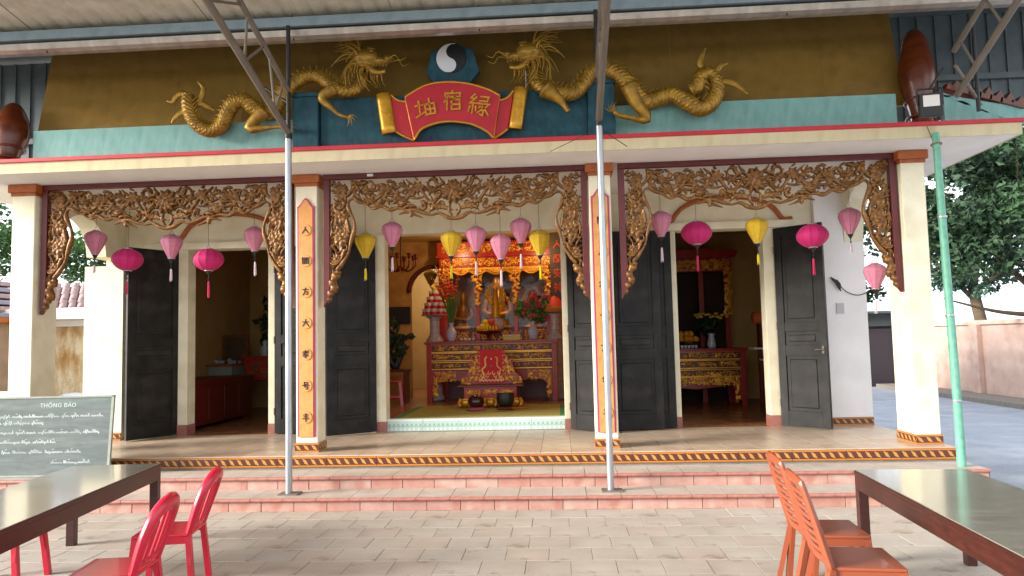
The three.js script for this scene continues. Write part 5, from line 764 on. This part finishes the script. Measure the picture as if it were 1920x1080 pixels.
    for (let k = 0; k < 14; k++) { const a = r() * 6.28, l = .45 + r() * .25, sp = .1 + r() * .2; part('leaf', tube([[0, 0, 0], [Math.cos(a) * sp * .4, l * .5, Math.sin(a) * sp * .3], [Math.cos(a) * sp, l, Math.sin(a) * sp * .5]], u => .014 * (1 - u * .9), { n: 8, seg: 4, flat: .5 }), stemM, t); } }
  { const t = thing('lilies', 'bunch of pink lilies with dark leaves in the altar vase', 'flowers', onT(999, -4.98)); t.position.y += .26;
    for (let k = 0; k < 22; k++) { const a = r() * 6.28, sp = r() * .34, y = .2 + r() * .42 - sp * .3, c = [Math.cos(a) * sp, y, Math.sin(a) * sp * .6]; const p = []; for (let q = 0; q < 6; q++) { const b = q / 6 * 6.28; p.push(tube([c, [c[0] + .045 * Math.cos(b), c[1] + .035 * Math.sin(b) + .01, c[2] + .03], [c[0] + .08 * Math.cos(b), c[1] + .065 * Math.sin(b), c[2] + .015]], u => .003 + .013 * Math.sin(u * 3), { n: 6, seg: 5, flat: .5 })); } part('lily', p, petP, t); part('stem', bar([0, 0, 0], c, .006, 4), stemM, t); } part('leaves', foliage(92, 220, [[0, .28, 0, .26]], .11), stemM, t); }
  const fr = thing('fruit_dish', 'footed dish piled with yellow bananas, oranges and red fruit on the altar', 'fruit dish', onT(915, -4.9)); part('dish', lathe([[.01, 0], [.08, 0], [.03, .03], [.03, .1], [.2, .14], [.22, .17], [.01, .15]], 20), mt.lacquerDark, fr);
  for (const [x, y, m] of [[-.1, .24, petY], [0, .25, petY], [.1, .24, petR], [-.05, .32, petY], [.06, .33, petR], [.13, .2, petP], [-.15, .21, petY]]) part('fruit', ball(.062, [x, y, .03 * Math.sin(x * 40)], [1, .95, 1], 12), m, fr); for (let k = 0; k < 7; k++) part('banana', tube([[-.15 + k * .05, .17, .1], [-.155 + k * .052, .2, .14], [-.15 + k * .05, .25, .13]], u => .02 * Math.sin(.4 + u * 2.3), { n: 7, seg: 6 }), petY, fr);
  const ob = thing('offering_box', 'yellow and white box on the altar', 'box', onT(959, -4.85)); part('box', bb(-.15, .15, 0, .075, -.07, .07, .004), M({ color: hex('#c8b850'), roughness: .5 }), ob); part('lid', bb(-.155, .155, .076, .095, -.074, .074, .004), M({ color: hex('#d8d4b8'), roughness: .5 }), ob);
  const tr = thing('cup_tray', 'tray of small white cups on the altar before the gladioli vase', 'tray', onT(876, -4.82)); part('tray', bb(-.14, .14, 0, .014, -.06, .06, .003), mt.lacquerDark, tr); for (let k = 0; k < 8; k++) part('cup', lathe([[.01, 0], [.018, 0], [.026, .04], [.022, .04], [.01, .008]], 10, [-.105 + (k % 4) * .07, .0145, k < 4 ? .03 : -.03]), M({ color: hex('#d8dce0'), roughness: .2 }), tr);
  // incense pedestals either side
  const ped = (px, z, label) => { const p = pz(px, 600, z), t = thing('porcelain_stand', label, 'stand', [p.x, fl, z], 0, 'painted porcelain stands beside the altar'); part('column', lathe([[.01, 0], [.16, 0], [.17, .06], [.13, .12], [.12, .5], [.13, .9], [.12, 1.0], [.16, 1.06], [.16, 1.1], [.09, 1.2], [.09, 1.48], [.17, 1.53], [.01, 1.54]], 22), mt.chinaMulti, t); return [p.x, fl + 1.542, z]; };
  const pl = ped(815, -5.25, 'painted porcelain stand under the pyramid of cans'), prr = ped(1040, -5.1, 'painted porcelain stand under the red paper hat');
  const py0 = thing('can_pyramid', 'pyramid of red and white cans with a yellow top', 'offerings', pl); part('tray', lathe([[.01, 0], [.24, 0], [.25, .015], [.01, .016]], 22), mt.white, py0);
  const canR = M({ color: hex('#cc1f26'), roughness: .35 }), canW = M({ color: hex('#d8d2cc'), roughness: .4 }); for (let l = 0; l < 4; l++) { const n = [9, 7, 5, 3][l], R = [.18, .14, .1, .055][l]; for (let k = 0; k < n; k++) { const a = k / n * 6.28 + l * .4, c = part('can', bar([R * Math.cos(a), .018 + l * .112, R * Math.sin(a)], [R * Math.cos(a), .07 + l * .112, R * Math.sin(a)], .046, 12), canR, py0); part('band', bar([R * Math.cos(a), .0705 + l * .112, R * Math.sin(a)], [R * Math.cos(a), .125 + l * .112, R * Math.sin(a)], .0465, 12), canW, c); } } part('top_ornament', [ball(.05, [0, .5, 0]), ball(.03, [.04, .54, .01]), ball(.03, [-.04, .53, .01])], petY, py0);
  const ht = thing('paper_hat', 'red conical paper hat with gold fringe', 'paper hat', prr); part('cone', lathe([[.21, .1], [.2, .12], [.1, .24], [.01, .3]], 22), M({ color: hex('#c43820'), roughness: .7 }), ht); part('fringe', lathe([[.2, 0], [.235, .05], [.215, .1], [.19, .1], [.19, 0]], 22), M({ map: mottled([170, 84, 30], [206, 150, 60], .1, { fine: 30 }), roughness: .7 }), ht);
  // left side: stool, bonsai, chandelier, framed plaque
  const st = thing('red_stool', 'small red plastic stool beside the middle doorway jamb', 'stool', [-2.86, fl, -4.3], .2); part('seat', bx(.3, .025, .3, 0, .42, 0, .01), mt.redPlastic, st); for (const a of [-1, 1]) for (const c2 of [-1, 1]) part('leg', beam([a * .12, .41, c2 * .12], [a * .155, .004, c2 * .155], .045, .03), mt.redPlastic, st); for (const a of [-1, 1]) part('rail', bx(.25, .03, .02, 0, .16, a * .14), mt.redPlastic, st);
  const bo = thing('bonsai_stand', 'dark twisted bonsai sculpture on a wooden stand inside the middle room', 'sculpture', [-2.95, fl, -4.9]); part('stand', [bb(-.25, .25, .55, .6, -.2, .2, .01), ...[-1, 1].map(q => bb(q * .2 - .025, q * .2 + .025, 0, .55, -.15, .15))], mt.lacquerDark, bo); for (let k = 0; k < 9; k++) part('branch', tube([[0, .6, 0], [(r() - .5) * .3, .85 + r() * .2, (r() - .5) * .2], [(r() - .5) * .5, 1.1 + r() * .4, (r() - .5) * .3]], u => .06 - .045 * u, { n: 10 }), mt.black, bo); part('leaves', foliage(95, 900, [[0, 1.25, 0, .3], [.12, .95, .1, .2]], .07), M({ color: hex('#33482a'), roughness: .7, side: THREE.DoubleSide }), bo);
  const ch = thing('chandelier', 'dark metal chandelier hanging inside the middle room by the jamb', 'chandelier', [-2.85, YS, -5.0]); part('stem', bar([0, -.6, 0], [0, 0, 0], .012, 6), mt.black, ch); for (let k = 0; k < 8; k++) { const a = k / 8 * 6.28; part('arm', [tube([[0, -.6, 0], [.12 * Math.cos(a), -.7, .12 * Math.sin(a)], [.26 * Math.cos(a), -.62, .26 * Math.sin(a)], [.28 * Math.cos(a), -.5, .28 * Math.sin(a)]], .014, { n: 12, seg: 6 }), lathe([[.01, 0], [.035, .02], [.03, .06], [.05, .1]], 8, [.28 * Math.cos(a), -.5, .28 * Math.sin(a)])], mt.lacquerDark, ch); }
  const pq = one('wall_plaque', bb(-.26, .26, 0, .34, 0, .03, .006), mt.black, 'black framed plaque on the yellow wall beside the arch', 'plaque', [-3.2, 1.98, -6.27]);
  // passage behind the arch: lamp and a spare lantern
  const lp = thing('passage_lamp', 'lit white bulb in the passage behind the arch', 'lamp', pz(820, 497, -7.6).toArray()); part('bulb', ball(.06, [0, 0, 0], [1, 1, 1], 12), M({ color: 0xffffff, emissive: new THREE.Color(1, .97, .9), emissiveIntensity: 4 }), lp); part('cap', lathe([[.01, .05], [.03, .05], [.03, .12], [.01, .12]], 10), mt.black, lp);
  const pl1 = new THREE.PointLight(new THREE.Color(1, .95, .85), 1.2); pl1.position.set(0, -.09, .06); pl1.castShadow = true; lp.add(pl1);
  const ln = thing('lantern', 'small olive lantern hanging in the lit passage behind the arch', 'lantern', pz(807, 506, -7.2).toArray(), 0, 'cloth lanterns hung along the porch'); part('cloth_body', lathe([[.04, 0], [.14, -.06], [.15, -.1], [.05, -.3], [.04, -.31]], 10), M({ color: hex('#6a5a20'), roughness: .8 }), ln); part('cord', bar([0, 0, 0], [0, YS - ln.position.y, 0], .003, 4), mt.black, ln); part('collar', lathe([[.03, -.31], [.01, -.37]], 8), mt.black, ln);
  // electric altar candles whose glow warms the gilding
  for (const [x, lab] of [[-.8, 'lit amber altar bulb hanging above the gladioli behind a yellow lantern'], [.8, 'lit amber altar bulb hanging above the lilies before the inscription board']]) { const t = thing('altar_bulb', lab, 'lamp', pz(x < 0 ? 848 : 1011, 456, -4.95).toArray(), 0, 'altar bulbs'); part('bulb', ball(.028, [0, 0, 0], [1, 1.4, 1], 10), M({ color: 0xffffff, emissive: new THREE.Color(1, .6, .22), emissiveIntensity: 3 }), t); part('socket', bar([0, .035, 0], [0, .09, 0], .014, 8), mt.black, t); part('wire', bar([0, .09, 0], [0, YS - t.position.y, 0], .003, 4), mt.black, t); const l = new THREE.PointLight(new THREE.Color(1, .64, .32), .5); l.position.set(0, -.07, .0); l.castShadow = true; t.add(l); }
}
{ // side altar on the right
  const H = 1.385 - YP, W = 1.7, ar = [[[-W / 2 + .09, .1], [-W / 2 + .13, .12], [-W / 2 + .25, H * .4], [-.4, H * .34], [0, H * .3], [.4, H * .34], [W / 2 - .25, H * .4], [W / 2 - .13, .12], [W / 2 - .09, .1]]];
  altarTable('altar_table', 'smaller red lacquer altar table with gilt apron in the side doorway', [2.33, YP, -4.9], W, .7, 1.385, YP, ar, true);
  const f = thing('altar_canopy', 'carved red altar canopy with curled roof behind the yellow flowers', 'altar canopy', [2.35, YP, -5.75], 0, 'altar canopies'), top = 2.72;
  for (const x of [-.75, -.28, .28, .75]) part('post', bb(x - .045, x + .045, 0, top - .3, -.06, 0, .006), mt.lacquer, f); part('lintel', bb(-.85, .85, top - .3, top - .05, -.08, 0, .006), mt.lacquer, f); part('roof_board', xf(ext([[-.9, -.05], [.9, -.05], [.95, .06], [.85, .1], [.6, .08], [.3, .14], [0, .1], [-.3, .14], [-.6, .08], [-.85, .1], [-.95, .06]], .2, .01), { p: [0, top, -.1] }), mt.lacquer, f);
  for (let k = 0; k < 3; k++) { const o = part('lintel_carving', carveStrip(.54, .24, 190 + k, 1.3), mt.altarGold, f); o.position.set(-.83 + k * .56, top - .3, .002); } for (const x of [-.28, .75]) { const o = part('pendant_carving', carveStrip(.2, .95, 194, 1.4), mt.altarGold, f); o.position.set(x - .08, top - 1.15, .002); }
  part('backing', bb(-.9, .9, 0, top, -.62, -.58), M({ color: hex('#3a2c20'), roughness: .8 }), f);
  const ty = 1.387, on = (px, z) => { const p = pz(px, 620, z); return [p.x, ty, z]; }, petY = M({ color: hex('#d0b020'), roughness: .7, side: THREE.DoubleSide }), leafM = M({ color: hex('#1f3a1c'), roughness: .7, side: THREE.DoubleSide }), r = mulberry(201);
  const v = thing('vase', 'pale porcelain vase holding yellow flowers on the side altar', 'vase', on(1333, -5.1)); part('vase', lathe([[.01, 0], [.07, 0], [.08, .06], [.06, .15], [.05, .22], [.07, .26], [.05, .26], [.03, .2], [.01, .1]], 20), mt.china, v);
  const fl = thing('yellow_flowers', 'bunch of yellow chrysanthemums over dark leaves on the side altar', 'flowers', on(1333, -5.1)); fl.position.y += .22; for (let k = 0; k < 26; k++) { const a = r() * 6.28, q = .12 + r() * .14; part('blossom', ball(.04, [q * Math.cos(a) * 1.3, .36 + r() * .08 - q * .25, q * Math.sin(a)], [1, .55, 1], 8), petY, fl); } part('leaves', foliage(202, 500, [[0, .2, 0, .24]], .1), leafM, fl); part('stems', [0, 1, 2, 3, 4].map(k => bar([0, 0, 0], [(k - 2) * .07, .36, 0], .006, 4)), leafM, fl);
  const fd = thing('fruit_dish', 'dish of oranges and bananas on the side altar', 'fruit dish', on(1290, -5.0)); part('dish', lathe([[.01, 0], [.08, 0], [.03, .03], [.04, .08], [.19, .12], [.01, .12]], 18), mt.lacquerDark, fd); for (let k = 0; k < 7; k++) part('fruit', ball(.06, [-.12 + (k % 4) * .08, .17 + (k / 4 | 0) * .09, (k % 2) * .05], [1, .95, 1], 10), M({ color: hex('#c98a1c'), roughness: .5 }), fd);
  const ct = thing('cup_tray', 'row of small white cups on the side altar', 'tray', on(1290, -4.97)); ct.position.z = -4.93; part('tray', bb(-.16, .16, 0, .012, -.04, .04, .003), mt.lacquerDark, ct); for (let k = 0; k < 5; k++) part('cup', lathe([[.01, 0], [.02, 0], [.03, .05], [.025, .05], [.01, .008]], 10, [-.12 + k * .06, .0125, 0]), M({ color: hex('#d8dce0'), roughness: .2 }), ct);
  const sd = thing('offering_stand', 'tall narrow stand with an orange paper roll on top beside the doorway', 'stand', [3.4, YP, -4.4]); part('pole', bb(-.12, .12, 0, 1.4, -.1, .1, .006), mt.lacquerDark, sd); part('paper_roll', [xf(lathe([[.01, -.2], [.1, -.2], [.11, 0], [.1, .2], [.01, .2]], 16), { p: [0, 1.5, 0], r: [0, 0, Math.PI / 2] }), ball(.1, [.22, 1.52, .02])], M({ map: mottled([190, 60, 24], [214, 130, 40], .2, { fine: 20 }), roughness: .6 }), sd); part('shelf', bb(-.25, .3, .98, 1.01, -.18, .18, .004), mt.white, sd);
  const bk = thing('paper_bucket', 'pale bin with an orange printed panel beside the side doorway', 'bin', [3.42, YP, -3.55]); part('bin', xf(clean(new THREE.CylinderGeometry(.2, .17, .52, 20)), { p: [0, .262, 0] }), M({ color: hex('#9a968c'), roughness: .6 }), bk); part('printed_panel', bb(-.15, .12, .26, .5, .19, .205, .002), M({ map: dtex(64, (u, v) => (na(u * 2, v * 2) > .15 ? [60, 110, 90] : [214, 112, 34]), .3), roughness: .6 }), bk); part('rim', lathe([[.21, .52], [.215, .54], [.2, .55], [.19, .52]], 20), mt.lacquer, bk);
  const cab = thing('dark_cabinet', 'dark low cabinet between the side altar and the doorway jamb', 'cabinet', [3.55, YP, -4.0]); part('body', bb(-.25, .3, 0, .8, -.25, .25, .008), mt.lacquerDark, cab); part('top', bb(-.3, .34, .801, .83, -.3, .3, .006), mt.white, cab);
}
{ // storeroom on the left
  const c = thing('wooden_chest', 'long dark red wooden chest along the storeroom wall', 'chest', [-5.4, YP, -3.4]); part('body', bb(-.75, 0, .06, .68, -1.1, 1.0, .008), mt.lacquerDark, c); part('lid', bb(-.8, .03, .681, .73, -1.14, 1.04, .008), mt.lacquerDark, c); for (let k = 0; k < 4; k++) part('door_panel', bb(.001, .014, .12, .6, -1.02 + k * .52, -.56 + k * .52, .004), mt.lacquerDark, c); for (const z of [-1.05, .95]) part('foot', bb(-.1, .0, 0, .06, z - .04, z + .04), mt.lacquerDark, c);
  const k = thing('side_counter', 'pale counter stacked with dishes behind the chest in the storeroom', 'counter', [-5.95, YP, -4.9]); part('top', bb(-.3, .17, .88, .92, -.35, .35, .006), mt.cap, k); part('body', bb(-.28, .14, 0, .879, -.3, .3), M({ color: hex('#8c9a90'), roughness: .7 }), k);
  const r = mulberry(301), cups = (n, y, z0, x0, x1) => { for (let q = 0; q < n; q++) { const t = thing('porcelain_bowl', q % 3 === 0 ? 'lidded blue and white porcelain bowl on the storeroom counter' : 'open blue and white porcelain bowl on the storeroom counter', 'bowl', [x0 + (x1 - x0) * (q + .5) / n, y, z0 + (r() - .5) * .3], 0, 'bowls on the storeroom counter'); const s = .03 + r() * .03; part('bowl', lathe([[.01, 0], [s * .5, 0], [s, s * 1.1], [s * .94, s * 1.1], [s * .4, .012]], 14), mt.china, t); if (q % 3 === 0) part('lid', lathe([[s * 1.02, s * 1.12], [s * .6, s * 1.5], [.012, s * 1.7]], 12), mt.china, t); } }; cups(7, YP + .921, -4.85, -6.24, -5.8);
  const p = thing('framed_picture', 'small picture in a gilt frame leaning on the storeroom counter', 'picture', [-6.0, YP + .921, -5.19]); part('frame', [bb(-.24, .24, 0, .04, 0, .03), bb(-.24, .24, .48, .52, 0, .03), bb(-.24, -.2, .041, .479, 0, .03), bb(.2, .24, .041, .479, 0, .03)], mt.carveGold, p); part('picture', bb(-.199, .199, .041, .479, .005, .015), M({ map: mottled([70, 52, 36], [96, 74, 50], .4), roughness: .5 }), p);
  const a = thing('altar_table', 'dim red carved altar table at the back of the storeroom', 'altar table', [-5.2, YP, -5.0]); part('top', bb(-.6, .7, 1.0, 1.04, -.6, .05, .006), mt.lacquer, a); part('apron', bb(-.55, .65, .62, .999, -.02, .01), mt.lacquer, a); for (let q = 0; q < 2; q++) { const o = part('carved_panel', carveStrip(.56, .3, 310 + q, .8), mt.carve, a); o.position.set(-.54 + q * .6, .66, .012); } for (const x of [-.52, .62]) part('leg', bb(x - .04, x + .04, 0, .619, -.08, .0), mt.lacquer, a);
  const wj = thing('white_jar', 'white lidded jar on the dim altar table in the storeroom', 'jar', [-5.45, YP + 1.041, -5.2]); part('jar', lathe([[.01, 0], [.05, 0], [.08, .1], [.06, .18], [.03, .2], [.05, .26], [.01, .3]], 16), mt.china, wj);
  const pt = thing('potted_plant', 'dark tall potted plant in the shadow of the storeroom', 'plant', [-5.3, YP, -6.0]); part('pot', lathe([[.01, 0], [.2, 0], [.26, .4], [.24, .4], [.01, .36]], 16), mt.black, pt); part('stem', bar([0, .36, 0], [0, 1.6, 0], .03, 6), mt.black, pt); part('leaves', foliage(303, 700, [[0, 1.9, 0, .5], [-.2, 1.5, .1, .4]], .16), M({ color: hex('#33482a'), roughness: .7, side: THREE.DoubleSide }), pt);
}
{ // small fittings on the porch end wall
  const w = thing('tangled_cable', 'bundle of black cable hanging on the white end wall', 'cable', [3.63, 2.35, -1.995]); const r = mulberry(401); const L = []; for (let k = 0; k < 5; k++) L.push(tube([[0, 0, .01], [.05 + r() * .06, -.05 - r() * .05, .03], [.12, -.12 - r() * .08, .02], [.03 + r() * .05, -.04, .03]], .008, { n: 14, seg: 5 })); part('coil', L, mt.black, w); part('loose_end', tube([[.1, -.1, .01], [.2, -.2, .01], [.34, -.25, .01], [.47, -.22, .01]], .006, { n: 14, seg: 5 }), mt.black, w);
  const s = one('wall_socket', bb(-.05, .05, -.07, .07, 0, .012, .003), M({ color: hex('#b8b4b8'), roughness: .5 }), 'small grey socket plate on the white end wall under the cable', 'socket', [3.74, 1.93, -2.002]);
}
renderer.render(scene, camera);
